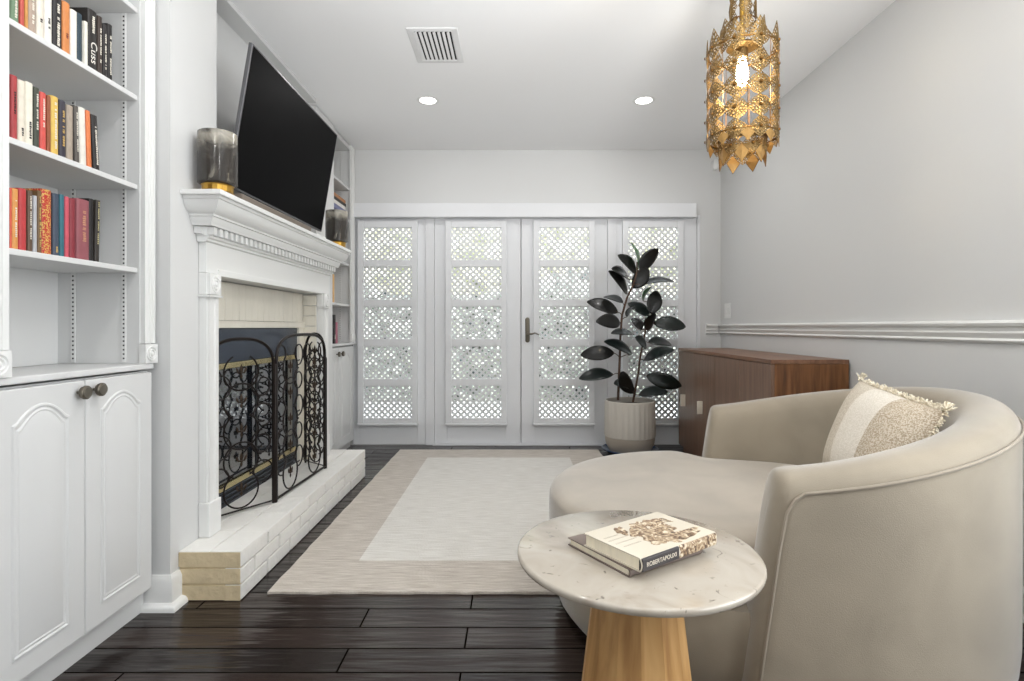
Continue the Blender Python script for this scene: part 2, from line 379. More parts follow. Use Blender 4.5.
# posts between, head and sill
m = MB()
for a, b_ in ((px(425.7), px(434.3)), (px(607.7), px(616.3))): m.box(a, b_, YB-.004, YB+.07, 0, 1.885)
m.box(DX0, px(353.3), YB-.006, YB+.07, 0, 1.885); m.box(px(697.2), px(700), YB-.006, YB+.07, 0, 1.9); m.box(DX0, DX1, YB-.0, YB+.07, 1.885, DZ)
m.box(px(433), px(609), YB-.03, YB+.1, 0, .011); m.box(px(519), px(523), YB+.051, YB+.07, 0, 1.885)  # threshold, then a stop added behind the door gap to block light
struct(m.build('trim_3', M['door'], bevel=.002))
hd = MB(); hx0, hx1 = px(352.5), px(696)-.02
hd.box(hx0, hx1, YB-.075, YB-.001, 1.872, 1.985)
struct(hd.build('trim_4', M['door'], bevel=.003))

def clip(poly, x0, x1, z0, z1):
    def cut(ps, f, inter):
        out = []
        for i in range(len(ps)):
            a, b_ = ps[i], ps[(i+1) % len(ps)]
            if f(a):
                out.append(a)
                if not f(b_): out.append(inter(a, b_))
            elif f(b_): out.append(inter(a, b_))
        return out
    def ix(v): return lambda a, b_: (v, a[1]+(b_[1]-a[1])*(v-a[0])/(b_[0]-a[0]))
    def iz(v): return lambda a, b_: (a[0]+(b_[0]-a[0])*(v-a[1])/(b_[1]-a[1]), v)
    for f, it in ((lambda p: p[0] >= x0, ix(x0)), (lambda p: p[0] <= x1, ix(x1)), (lambda p: p[1] >= z0, iz(z0)), (lambda p: p[1] <= z1, iz(z1))):
        if len(poly) < 3: return []
        poly = cut(poly, f, it)
    return poly
rows = [(228, 260), (267, 299.5), (306.5, 338.8), (346, 378.6), (385.6, 417.6)]
SLAB = ['shutter on the fixed pane beside the small bookcase', 'shutter on the left glazed door leaf', 'shutter on the right door leaf, beside the lever handle', 'shutter on the fixed pane behind the rubber plant']
for i, (a, b_) in enumerate(SHUT):
    x0, x1 = px(a), px(b_); xm0, xm1 = x0+.048, x1-.046
    r = thing('lattice_shutter', 'white five-panel lattice '+SLAB[i], 'shutter', ((x0+x1)/2, YB-.02, ZB), 'lattice shutters on the glazed doors')
    m = MB(); ya, yb = YB-.03, YB+.004
    zs = [(pz(q), pz(p)) for p, q in rows]
    m.box(x0, xm0, ya, yb, ZB, ZT); m.box(xm1, x1, ya, yb, ZB, ZT)
    prev = ZT
    for lo, hi in zs: m.box(xm0, xm1, ya+.004, yb, hi, prev); prev = lo
    m.box(xm0, xm1, ya+.004, yb, ZB, prev)
    m.box(x0-.004, x1+.004, ya-.006, yb, ZB-.016, ZB)
    m.build('shutter_frame', M['door'], r, bevel=.002)
    for lo, hi in zs:
        m = MB(); wd = xm1-xm0; nx = 8; sp = wd/nx; hw = .0093
        for sgn in (1, -1):
            k = -12
            while k < 30:
                cx = xm0+k*sp
                # line through (cx, lo) with slope sgn
                L_ = .6; dx, dz = L_, L_*sgn; nx_, nz_ = -sgn*hw/math.sqrt(2)*1.0, hw/math.sqrt(2)
                cz = lo-.3*1.0 if sgn > 0 else lo+.3
                P0 = (cx-.3-.0, lo-.3*sgn); P1 = (cx+.6, lo+.6*sgn)
                poly = [(P0[0]+nx_, P0[1]+nz_), (P1[0]+nx_, P1[1]+nz_), (P1[0]-nx_, P1[1]-nz_), (P0[0]-nx_, P0[1]-nz_)]
                poly = clip(poly, xm0, xm1, lo, hi)
                if len(poly) >= 3:
                    yy = YB-.016 if sgn > 0 else YB-.011
                    m.prism(poly, 'y', yy, yy+.0048)
                k += 1
        m.build('lattice_panel', M['door'], r)

# ---------------------------------------------------------------- outdoors
g_ = MB().box(-7, 7, YB+.12, 14, -.12, -.04).build('patio', M['ground']); g_['kind'] = 'structure'
def hedge(x0, x1, y, zb, zt, seed, name, label, material):
    rr = random.Random(seed); nx, nz = 90, 40; m = MB(); vs = []
    for j in range(nz+1):
        for i in range(nx+1):
            x = x0+(x1-x0)*i/nx; z = zb+(zt-zb)*j/nz
            vs.append((x, y-.25*math.sin(PI*j/nz)+rr.uniform(-.14, .14), z+rr.uniform(-.05, .05)+(.3*math.sin(x*1.7) if j == nz else 0)))
    fs = [(j*(nx+1)+i, j*(nx+1)+i+1, (j+1)*(nx+1)+i+1, (j+1)*(nx+1)+i) for j in range(nz) for i in range(nx)]
    n0 = len(vs); vs2 = [(x, y+.5, z) for (x, _, z) in vs]
    m.add(vs, fs); m.add(vs2, fs)
    tag(m.build(name, material), label, 'hedge', kind='stuff')
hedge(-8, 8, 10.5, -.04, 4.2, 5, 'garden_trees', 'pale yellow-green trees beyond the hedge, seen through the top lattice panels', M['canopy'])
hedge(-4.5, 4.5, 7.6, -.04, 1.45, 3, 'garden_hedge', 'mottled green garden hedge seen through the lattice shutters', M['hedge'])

# ---------------------------------------------------------------- cabinets and bookcases on the left
def arch_outline(y0, y1, z0, z1, rise, inset=0, n=14):
    y0 += inset; y1 -= inset; z0 += inset; z1 -= inset
    sh = .12*(y1-y0)
    pts = [(y0, z0), (y1, z0), (y1, z1-rise)]
    for k in range(1, n):
        t = k/n; y = y1+(y0-y1)*t
        pts.append((y, z1-rise+rise*math.sin(PI*min(1, max(0, (t-.05)/.9)))**.8))
    pts.append((y0, z1-rise)); return pts
def cab_door(parent, X, y0, y1, z0, z1, knob_y, knob_z, rise=.046, th=.02, kr=.0195):
    d = MB().box(X-th, X, y0, y1, z0, z1).build('door', M['cab'], parent, bevel=.004)
    m = MB(); s = .055; st = (y1-y0)*.195
    spec = [(0, 0), (.0025, .0035), (.007, .0038), (.0105, .0005), (.0135, .0005), (.017, .003), (.021, .0012), (.038, .0055)]
    loops = []
    for ins, h in spec:
        o = arch_outline(y0+st, y1-st, z0+.06, z1-.045, rise, ins); loops.append([(X+h, p[0], p[1]) for p in o])
    m.loft(loops, True, False, True); m.build('raised_panel', M['cab'], d, smooth=25)
    k = MB(); k.lathe([(.004, 0), (.0045, .012), (kr*.9, .016), (kr, .022), (kr, .027), (kr*.8, .030)], (X, knob_y, knob_z), 'x', 20)
    q = k.build('knob', M['bronze'], d, smooth=40)
    k = MB(); k.lathe([(kr*.8, .0295), (kr*.76, .0315)], (X, knob_y, knob_z), 'x', 20); k.build('knob_face', M['chrome'], d)
    return d
def rosette(X, y0, y1, z0, z1, parent, name='rosette_block', th=.012):
    m = MB().box(X, X+th, y0, y1, z0, z1); c = (X+th, (y0+y1)/2, (z0+z1)/2); r = (y1-y0)*.42
    m.lathe([(r, 0), (r*.95, .004), (r*.78, .004), (r*.66, -.000), (r*.58, .004), (r*.45, .004), (r*.34, .0), (r*.2, .005), (.001, .006)], c, 'x', 28)
    m.build(name, M['trim'], parent, smooth=30)
def fluted(X, y0, y1, z0, z1, parent, name='stile', th=.016, ng=2, base=.0):
    m = MB(); wdt = y1-y0; prof = [(X-base, y0), (X+th, y0)]
    gw = wdt*.55/ng
    for k in range(ng):
        a = y0+wdt*.225+k*gw+gw*.12; b_ = a+gw*.76
        prof += [(X+th, a), (X+th-.005, a+gw*.2), (X+th-.005, b_-gw*.2), (X+th, b_)]
    prof += [(X+th, y1), (X-base, y1)]
    m.prism(prof, 'z', z0, z1); m.build(name, M['trim'], parent)
def standard(parent, plane, p, z0, z1, face=-1):
    # slotted metal shelf strip on a panel that faces the viewer (y = plane)
    m = MB(); m.box(p-.007, p+.007, plane-.002, plane, z0, z1)
    o = m.build('shelf_standard', M['trim'], parent)
    m = MB(); z = z0+.01
    while z < z1-.01:
        m.box(p-.0028, p+.0028, plane-.0026, plane-.0019, z, z+.0055); z += .0145
    m.build('slots', M['dslot'], o)

# near unit -----------------------------------------------------
FX = -1.24
cu = thing('base_cabinet', 'white cabinet with arched raised-panel doors and two round knobs, left foreground', 'cabinet', (-1.42, 1.58, 0))
MB().box(XL+.01, FX-.022, 1.266, 1.892, .07, .826).build('carcass', M['cab'], cu)
MB().box(XL+.01, FX-.035, 1.266, 1.892, 0, .07).build('toe_kick', M['cab'], cu)
cab_door(cu, FX, 1.300, 1.590, .085, .822, 1.563, .79)
cab_door(cu, FX, 1.593, 1.884, .085, .822, 1.622, .792)
m = MB().box(XL+.01, FX+.002, 1.264, 1.892, .833, .852)
tag(m.build('worktop', M['cab'], bevel=.004), 'white painted worktop between the arched-door cabinet and the open shelves', 'worktop')
bk = thing('bookcase', 'tall white built-in bookcase with slotted strips and three rows of books', 'bookcase', (-1.4, 1.58, .852))
Zb = .853
MB().box(-1.60, -1.53, 1.264, 1.892, Zb, ZC-.005).build('back_panel', M['cab'], bk)
MB().box(-1.53, FX-.016, 1.845, 1.902, Zb, ZC-.005).build('side_panel', M['cab'], bk)
MB().box(-1.53, FX-.016, 1.264, 1.325, Zb, ZC-.005).build('side_panel', M['cab'], bk)
fluted(FX-.016, 1.848, 1.902, Zb+.068, ZC-.005, bk)
fluted(FX-.016, 1.285, 1.351, Zb+.068, ZC-.005, bk)
rosette(FX-.016, 1.842, 1.905, Zb, Zb+.065, bk, th=.022)
rosette(FX-.016, 1.280, 1.352, Zb, Zb+.065, bk, th=.022)
for z in (2.044, 1.751, 1.453, 1.174):
    MB().box(-1.528, -1.262, 1.326, 1.844, z-.0165, z).build('shelf', M['cab'], bk, bevel=.002)
standard(bk, 1.845, -1.308, Zb+.005, ZC-.02); standard(bk, 1.845, -1.478, Zb+.005, ZC-.02)

# ---- books
def book(name, x, y0, y1, z0, h, dep, col, label, group, lean=0.0, marks=None, text=None, spine_c=None, fancy=False):
    """standing book, spine facing +X at x"""
    r = thing(name, label, 'book', (x-dep/2, (y0+y1)/2, z0), group)
    if not fancy: gm = sum(col[:3])/3; col = tuple(x*.84+gm*.13 for x in col[:3])+(1,)
    c = mat('book_cover', col, .5, vary=.08, vscale=40) if not fancy else fancy_mat(col)
    t = .0016; m = MB(); cy = (y0+y1)/2; rr = min(.006, (y1-y0)*.25)
    arc = [(x-rr+rr*math.cos(a), cy+((y1-y0)/2)*math.sin(a)) for a in [-PI/2+PI*k/8 for k in range(9)]]
    outer = [(x-dep, y0)]+arc+[(x-dep, y1)]
    inner = [(x-dep, y1-t)]+[(px_-t, cy+(py_-cy)*((y1-y0)/2-t)/((y1-y0)/2)) for px_, py_ in reversed(arc)]+[(x-dep, y0+t)]
    sh = math.tan(lean)
    def q(p, z): return (p[0], p[1]+sh*(z-z0), z)
    pl = outer+inner
    m.loft([[q(p, z0) for p in pl], [q(p, z0+h) for p in pl]])
    m.build('cover', c, r, smooth=40)
    m = MB(); b0 = [(x-dep+.004, y0+t), (x-rr-.001, y0+t), (x-rr-.001, y1-t), (x-dep+.004, y1-t)]
    m.loft([[q(p, z0+.002) for p in b0], [q(p, z0+h-.003) for p in b0]]); m.build('pages', M['page'], r)
    if marks:
        mc, lo, hi = marks; m = MB(); z = z0+h*lo; k = random.Random(int(y0*1e4)); hw = (y1-y0)*.15
        while z < z0+h*hi:
            l = k.uniform(.003, .007)
            off = sh*(z-z0)
            if k.random() < .85: m.box(x-.0002, x+.0006, cy-hw*k.uniform(.6, 1)+off, cy+hw*k.uniform(.6, 1)+off, z, z+l*.7)
            z += l
        if m.v: m.build('spine_lettering', mat('spine_ink', mc, .6), r)
    if text:
        s, tc_, size, zpos = text
        make_text('spine_lettering', s, size, tc_, Matrix.Translation(Vector((x+.0008, cy, z0+zpos))-Vector(r['_o'])) @ Matrix(((0, 0, 1), (0, -1, 0), (-1, 0, 0))).transposed().to_4x4() if False else None, r, (x+.0008, cy, z0+zpos))
    return r
def fancy_mat(col):
    m = mat('brocade_cover', col, .5); N, L, p = nodes(m)
    tc = N.new('ShaderNodeTexCoord'); n = N.new('ShaderNodeTexNoise'); n.inputs['Scale'].default_value = 240; n.inputs['Detail'].default_value = 2
    L.new(tc.outputs['Object'], n.inputs['Vector']); r = ramp(N, [(.5, col), (.58, rgb(206, 168, 90))]); L.new(n.outputs[0], r.inputs[0]); L.new(r.outputs[0], p.inputs['Base Color'])
    return m
def make_text(name, s, size, col, _, parent, pos, mtx=None):
    cu_ = bpy.data.curves.new('t', 'FONT'); cu_.body = s; cu_.size = size; cu_.align_x = 'CENTER'; cu_.align_y = 'CENTER'; cu_.extrude = .0003
    to = bpy.data.objects.new('t', cu_); C.objects.link(to); bpy.context.view_layer.update()
    me = bpy.data.meshes.new_from_object(to.evaluated_get(bpy.context.evaluated_depsgraph_get()))
    bpy.data.objects.remove(to)
    if mtx is None:   # text reads downwards on a spine that faces +X
        R = Matrix(((0, 0, 1), (0, 1, 0), (-1, 0, 0)))
        R = Matrix(((0, 0, 1), (0, 1, 0), (-1, 0, 0)))
    else: R = mtx
    base = Vector(parent['_o'])
    for v in me.vertices: v.co = R @ v.co+Vector(pos)-base
    me.materials.clear(); me.materials.append(mat('ink', col, .6))
    o = bpy.data.objects.new(name, me); C.objects.link(o); o.parent = parent; o['_o'] = tuple(base); return o

SPX = -1.268
def row(zs, entries, group, where):
    """entries: (pixel x0, x1, top pixel y, colour, label words, marks, lean, extra)"""
    for e in entries:
        x0, x1, ytop, col, words = e[:5]; opt = e[5] if len(e) > 5 else {}
        x0 += 1.3; x1 += 1.3; y0 = -SPX*F/(514-x0); y1 = -SPX*F/(514-x1)
        ym = (y0+y1)/2; h = EYE+(327-ytop)/F*ym-zs
        h = max(.12, min(h, .262))
        fn = opt.get('fancy', False); ln = opt.get('lean', 0)
        book('book', SPX+opt.get('dx', 0), y0+.0006, y1-.0006, zs+.0005, h, opt.get('dep', .14), rgb(*col), words+' '+where, group, ln, opt.get('marks'), opt.get('text'), fancy=fn)
k_ = 1/4.8625
W_, K_, G_ = rgb(228, 222, 208), rgb(30, 26, 26), rgb(205, 170, 100)
row(1.751, [
 (10.5, 19, -6, (112, 142, 108), 'green book at the left end', {'marks': (W_, .1, .6)}),
 (19.2, 24, -6, (196, 72, 58), 'thin red book second from the left end'),
 (24.2, 27.5, -4, (204, 142, 52), 'narrow orange-yellow book right of the thin red one'),
 (27.8, 36, -6, (172, 150, 132), 'brownish taupe book right of the narrow orange-yellow one', {'marks': (W_, .2, .7)}),
 (36.3, 44, -6, (224, 214, 198), 'cream book right of the brownish taupe one', {'marks': (K_, .35, .4)}),
 (44.3, 52, -4, (230, 225, 215), 'off-white book left of the black one with pale lettering', {'marks': (K_, .3, .5)}),
 (52.4, 62, -3, (34, 30, 32), 'tall black book with pale lettering beside the orange one', {'marks': (W_, .05, .85)}),
 (62.3, 70, 3, (212, 128, 52), 'orange book with a maroon band', {'marks': (rgb(110, 40, 40), .3, .38)}),
 (70.3, 77, 11, (232, 226, 214), 'white book right of the orange one'),
 (77.3, 83.5, 14, (40, 62, 74), 'dark teal and white book beside the wide black paperback', {'dx': -.004}),
 (83.7, 87.2, 22, (228, 222, 208), 'thin white book against the wide black paperback'),
 (87.5, 97, 11, (36, 32, 30), 'wide black paperback lettered Cuss in white', {'text': ('Cuss', rgb(232, 228, 220), .034, .05), 'marks': (W_, .62, .9)}),
 (97.2, 102, 17, (58, 44, 36), 'thin dark brown book right of the wide black paperback', {'marks': (W_, .2, .8)}),
 (102.3, 106.8, 25, (36, 32, 32), 'narrow black paperback second from the right end', {'marks': (W_, .15, .8)}),
 (107, 112, 25, (30, 26, 26), 'black paperback with an orange foot at the right end', {'marks': (W_, .1, .8)}),
], 'books on the upper shelf', 'of the upper shelf')
row(1.453, [
 (10.5, 17.3, 76, (176, 52, 54), 'dark red book at the left end', {'marks': (K_, .4, .75)}),
 (17.8, 25, 81, (226, 216, 196), 'wide cream book right of the dark red one', {'marks': (K_, .1, .2)}),
 (25.2, 33, 83, (230, 222, 204), 'second cream book, left of the dark green one', {'marks': (K_, .1, .35)}),
 (33.3, 39.2, 88, (66, 70, 58), 'dark green book with pale lettering beside the coral red one', {'marks': (W_, .3, .9)}),
 (39.5, 46, 93, (214, 70, 58), 'coral red book with white lettering', {'marks': (W_, .4, .9)}),
 (46.3, 50.3, 96, (150, 78, 38), 'thin brown-orange book left of the yellow one'),
 (50.6, 58.5, 97, (222, 182, 66), 'yellow patterned book', {'marks': (W_, .1, .9)}),
 (58.8, 66, 101, (54, 50, 62), 'navy book right of the yellow one', {'marks': (G_, .2, .8)}),
 (66.3, 73, 106, (168, 152, 134), 'taupe book right of the navy one'),
 (74.6, 79.2, 107, (90, 84, 78), 'grey-brown book left of the off-white one', {'marks': (W_, .2, .9), 'lean': -.03}),
 (79.8, 86.6, 109, (226, 220, 208), 'off-white book left of the orange one', {'lean': -.035}),
 (87.0, 91.4, 112, (224, 118, 48), 'bright orange book second from the right end', {'lean': -.04}),
 (93.4, 99.8, 117, (40, 36, 36), 'black book leaning at the right end', {'lean': -.07, 'marks': (W_, .1, .8)}),
], 'books on the middle shelf', 'of the middle shelf')
row(1.174, [
 (8.6, 11.2, 188, (214, 78, 44), 'thin vermilion book at the left end'),
 (11.5, 18, 189, (220, 148, 60), 'orange-gold book second from the left end', {'marks': (W_, .2, .8)}),
 (18.4, 26.6, 189, (190, 42, 46), 'plain bright red book'),
 (27, 32.2, 191, (98, 76, 58), 'brown book with pale lettering right of the plain red one', {'marks': (W_, .2, .9)}),
 (32.5, 36.6, 196, (176, 176, 180), 'thin grey book'),
 (36.9, 41, 191, (112, 84, 48), 'brown and gold book left of the red brocade one', {'marks': (G_, .1, .9)}),
 (41.3, 51.6, 190, (176, 40, 38), 'wide red and gold brocade book', {'fancy': True}),
 (52.4, 59, 194, (62, 74, 92), 'slate blue book', {'marks': (G_, .05, .15)}),
 (59.2, 64, 195, (38, 106, 120), 'narrow teal book'),
 (64.3, 68.6, 197, (204, 68, 88), 'narrow pink-red book'),
 (68.9, 75, 199, (140, 40, 52), 'dark red book left of the patterned mauve one'),
 (75.3, 88, 200, (150, 78, 86), 'wide mauve book with a vine pattern', {'marks': (rgb(190, 140, 110), .3, .8), 'dx': .004}),
 (88.3, 93, 199, (28, 24, 24), 'plain black book second from the right end'),
 (94.0, 98.8, 200, (48, 42, 36), 'black book with pale lettering at the right end', {'marks': (rgb(190, 180, 140), .25, .95), 'lean': .03}),
], 'books on the lower shelf', 'of the lower shelf')

# far unit ------------------------------------------------------
GX = -1.305
cu = thing('base_cabinet', 'small white cabinet with two dark knobs beyond the fireplace', 'cabinet', (-1.43, 4.05, 0))
MB().box(XL+.01, GX-.022, 3.625, 4.50, .07, .826).build('carcass', M['cab'], cu)
MB().box(XL+.01, GX-.035, 3.625, 4.50, 0, .07).build('toe_kick', M['cab'], cu)
cab_door(cu, GX, 3.70, 4.085, .06, .822, 4.04, .775, .04)
cab_door(cu, GX, 4.09, 4.47, .06, .822, 4.135, .775, .05)
m = MB().box(XL+.01, GX+.004, 3.625, 4.545, .833, .852)
tag(m.build('worktop', M['cab'], bevel=.003), 'white painted worktop on the small cabinet beyond the fireplace', 'worktop')
bf = thing('bookcase', 'narrow white built-in bookcase between the fireplace and glazed doors', 'bookcase', (-1.45, 4.05, .852))
MB().box(-1.60, -1.57, 3.625, 4.545, Zb, ZC-.005).build('back_panel', M['cab'], bf)
MB().box(-1.57, GX-.012, 4.43, 4.50, Zb, ZC-.005).build('side_panel', M['cab'], bf)
MB().box(-1.57, GX, 3.625, 3.985, 1.455, ZC-.005).build('stile', M['cab'], bf)
fluted(GX-.012, 4.405, 4.50, Zb+.07, ZC-.005, bf, th=.014)
MB().box(XL+.01, GX-.014, 4.50, 4.545, Zb, ZC-.005).build('filler_strip', M['trim'], bf)
rosette(GX-.012, 4.405, 4.50, Zb, Zb+.07, bf, th=.02)
MB().box(-1.56, GX-.0125, 3.986, 4.428, 2.395, 2.43).build('top_rail', M['cab'], bf)
for z in (2.09, 1.835, 1.48, 1.156):
    MB().box(-1.568, GX-.014, 3.627 if z < 1.4 else 3.987, 4.428, z-.018, z).build('shelf', M['cab'], bf, bevel=.002)
standard(bf, 4.43, -1.40, Zb+.005, ZC-.05)
G2 = 'books in the small bookcase'
def fbook(y0, y1, z, h, dep, col, words, **k): book('book', GX-.03, y0, y1, z+.0005, h, dep, rgb(*col), words, G2, **k)
fbook(4.085, 4.128, .852, .215, .14, (34, 30, 34), 'tall black book on the worktop beyond the fireplace', marks=(W_, .15, .3))
fbook(4.133, 4.178, .852, .16, .13, (186, 110, 130), 'short pink book right of the tall black one')
fbook(4.068, 4.100, 1.156, .21, .14, (222, 176, 110), 'pale orange book half hidden beside the mantel')
for i, (dy, z, th, c, wd) in enumerate([(0, 1.837, .03, (60, 66, 98), 'blue striped book at the bottom of the leaning stack'), (.01, 1.869, .03, (112, 116, 150), 'blue-grey book second in the stack'), (-.01, 1.901, .026, (226, 222, 216), 'white book in the middle of the stack'), (.015, 1.929, .022, (44, 40, 40), 'black book near the top of the stack'), (0, 1.953, .024, (176, 122, 78), 'tan book on top of the stack')]):
    r = thing('book', wd+' above the far smoked vase', 'book', (GX-.1, 4.13, z), 'stacked books in the small bookcase')
    x1 = GX-.03; y0, y1 = 4.02+dy, 4.36+dy
    MB().box(x1-.16, x1, y0, y1, z, z+.003).box(x1-.16, x1, y0, y1, z+th-.003, z+th).box(x1-.003, x1, y0, y1, z+.003, z+th-.003).build('cover', mat('stack_cover', rgb(*c), .5, vary=.1, vscale=30), r)
    MB().box(x1-.157, x1-.003, y0+.004, y1-.004, z+.003, z+th-.003).build('pages', M['page'], r)

# ---------------------------------------------------------------- fireplace
hz = .177
he = thing('brick_hearth', 'raised white painted brick hearth with a tan end facing the room', 'hearth', (-1.08, 2.77, 0))
m = MB(); HX0, HX1, HY0, HY1 = PIL+.001, -.971, 1.958, 3.593
m.box(HX0, HX1-.008, HY0+.008, HY1-.006, 0, hz-.008)
m.box(-1.495, HX0, 2.214, 3.306, .0, hz-.008)
m.build('core', M['mortar'], he)
rr = random.Random(4); m = MB(); ch = hz/3
for c in range(3):
    y = HY0+(0.0 if c % 2 == 0 else -.11); z0, z1 = c*ch+.003, (c+1)*ch-.002
    while y < HY1-.01:
        y1 = min(y+.212, HY1); ya = max(y, HY0)
        if y1-ya > .02: 
            j = rr.uniform(-.0015, .0015); m.box(HX1-.06, HX1+j, ya+(.0 if ya == HY0 else .004), y1-.004, z0, z1)
        y += .22
m.build('front_bricks', M['brickw'], he, bevel=.004)
m = MB()
m.box(HX0+.003, HX1-.006, HY0+.004, HY0+.03, .002, hz-.014)
for c in range(3): m.box(HX0, HX1-.061, HY0-.001, HY0+.05, c*ch+.0035, (c+1)*ch-.0035)
for c in range(3): m.box(HX1-.0605, HX1-.003, HY0-.001, HY0+.0, c*ch+.002, (c+1)*ch-.003)
m.build('end_bricks', M['brickt'], he, bevel=.003)['label'] = 'tan brick end'
m = MB(); y = HY0+.001
m2 = []
while y < HY1-.01:
    y1 = min(y+.205, HY1); m.box(HX0, HX0+.108, y, y1-.003, hz-.012, hz); m.box(HX0+.111, HX1, y, y1-.003, hz-.012, hz+rr.uniform(-.0008, .0004)); y = y1
y = 2.216
while y < 3.30:
    y1 = min(y+.105, 3.305); m.box(-1.47, HX0-.003, y, y1-.003, hz-.012, hz-.0005); y = y1
m.build('top_bricks', M['brickw'], he, bevel=.002)

sr = thing('firebox_surround', 'cream painted brick surround recessed inside the mantel opening', 'fireplace', (-1.3, 2.75, hz))
BX = -1.27
m = MB()
y = 2.17
while y < 3.31:
    y1 = min(y+.062, 3.31); m.box(BX-.05, BX+rr.uniform(-.0015, .001), y, y1-.0015, 1.005, 1.174); y = y1
m.build('soldier_bricks', M['brickc'], sr, bevel=.002)
m = MB(); z = hz
k = 0
while z < 1.17:
    z1 = min(z+.062, 1.174)
    for (a, b_) in ((3.322, 3.335), (2.150, 2.163)): m.box(BX-.05, PIL-.002, a, b_, z, z1-.003)
    z = z1
m.box(BX-.05, BX, 3.255, 3.3215, hz, 1.0); m.box(BX-.05, BX, 2.1645, 2.235, hz, 1.0)
m.box(BX-.05, BX+.008, 2.1645, 3.3215, .972, 1.003)
m.build('jamb_bricks', M['brickc'], sr, bevel=.002)
# metal insert
fi = thing('fireplace_insert', 'dark metal fireplace insert with glass doors and brass strips', 'fireplace insert', (-1.36, 2.75, hz))
IX = BX-.012; iy0, iy1 = 2.238, 3.252
m = MB(); m.box(IX-.02, IX, iy0, iy1, .815, .970); m.box(IX-.02, IX, iy0, iy0+.05, hz, .815); m.box(IX-.02, IX, iy1-.06, iy1, hz, .815); m.box(IX-.02, IX, iy0+.05, iy1-.06, hz, .25)
m.build('frame', M['firebox'], fi, bevel=.002)
for za in (.79, .255): MB().box(IX-.012, IX+.008, iy0+.03, iy1-.04, za, za+.025).build('brass_strip', M['brass'], fi, bevel=.002)
ym = (iy0+iy1)/2-.005
for a, b_ in ((iy0+.055, ym-.006), (ym+.006, iy1-.065)):
    d = MB().box(IX-.008, IX-.002, a, b_, .283, .788).build('glass_door', M['fglass'], fi)
m = MB(); m.box(IX-.01, IX+.002, ym-.006, ym+.006, .281, .79); m.build('door_stile', M['soot'], fi)
m = MB()
for q in range(3): m.box(IX, IX+.004, iy0+.05, iy1-.06, hz+.012+q*.02, hz+.02+q*.02)
m.build('louver', M['soot'], fi)
m = MB(); m.box(-1.49, IX-.03, iy0, iy1, .18, .96); m.build('firebox_body', M['soot'], fi)

# mantel
mt = thing('mantelpiece', 'white mantelpiece with dentil moulding and rosette blocks over the fireplace', 'mantel', (-1.15, 2.76, hz))
BF = -1.165; MY0, MY1, MZ = 1.965, 3.56, 1.470
fy0, fy1 = 2.082, 3.48
m = MB(); m.box(-1.10-.25, -1.049, MY0, MY1, MZ-.018, MZ)
# shelf stops against the breast sides; notch for the niche
mshelf = MB(); mshelf.box(PIL+.001, -1.049, MY0, MY1, MZ-.018, MZ); mshelf.box(-1.358, PIL+.001, 2.214, 3.56, MZ-.018, MZ)
mshelf.build('mantel_shelf', M['trim'], mt, bevel=.002)
m = MB(); prof = [(-1.062, 0), (-1.062, -.010), (-1.068, -.013), (-1.070, -.024), (-1.078, -.040), (-1.092, -.053), (-1.104, -.059), (-1.105, -.066), (-1.112, -.068), (-1.113, -.078), (-1.120, -.088), (-1.122, -.098)]
loops = []
for (x, dz) in prof:
    ov = x-(-1.165)+.005; z = MZ-.018+dz
    a, b_ = fy0-ov*.93, fy1+ov*.72
    loops.append([(PIL+.001, a, z), (x, a, z), (x, b_, z), (PIL+.001, b_, z)])
m.loft(loops); m.build('crown_moulding', M['trim'], mt, smooth=35)
m = MB(); zt = MZ-.018-.098
m.box(PIL+.001, -1.154, fy0-.018, fy1+.015, zt-.034, zt); m.build('dentil_backing', M['trim'], mt)
m = MB(); n = 35
for k in range(n):
    y = fy0-.014+(fy1-fy0+.028)*k/n; m.box(-1.154, -1.128, y, y+.021, zt-.030, zt-.002)
for q in range(1): m.box(PIL+.002, PIL+.03, fy0-.032, fy0-.018, zt-.028, zt-.002)
m.build('dentil_moulding', M['trim'], mt)
m = MB(); m.prism([(PIL+.001, zt-.034), (-1.144, zt-.034), (-1.146, zt-.040), (-1.156, zt-.044), (-1.156, zt-.052), (BF, zt-.056), (PIL+.001, zt-.056)], 'y', fy0-.012, fy1+.01); m.build('bed_moulding', M['trim'], mt)
OZ = 1.177
m = MB(); m.box(PIL+.001, BF, fy0, fy1, OZ+.006, zt-.05); m.box(PIL+.001, BF+.004, 2.165, 3.335, OZ-.0, OZ+.0255); m.build('frieze', M['trim'], mt, bevel=.0015)
for a, b_ in ((2.080, 2.165), (3.335, 3.44)):
    l = MB(); l.box(PIL+.001, BF-.0, a+.004, b_-.004, hz+.132, OZ-.075)
    leg = l.build('leg', M['trim'], mt, bevel=.0015)
    wdt = b_-a
    fluted(BF, a+.010, b_-.010, hz+.132, OZ-.087, leg, 'panelled_face', th=.008, ng=1)
    MB().box(PIL+.001, BF+.014, a-.002, b_+.0, hz+.001, hz+.132).build('plinth', M['trim'], leg, bevel=.004)
    MB().box(PIL+.001, BF+.002, a, b_, OZ-.078, OZ+.005).build('block', M['trim'], leg, bevel=.0015)
    rosette(BF+.002, a+.004, b_-.002, OZ-.076, OZ+.003, leg)
    MB().box(PIL+.001, BF+.018, a-.003, b_+.001, OZ-.086, OZ-.079).build('astragal', M['trim'], leg)

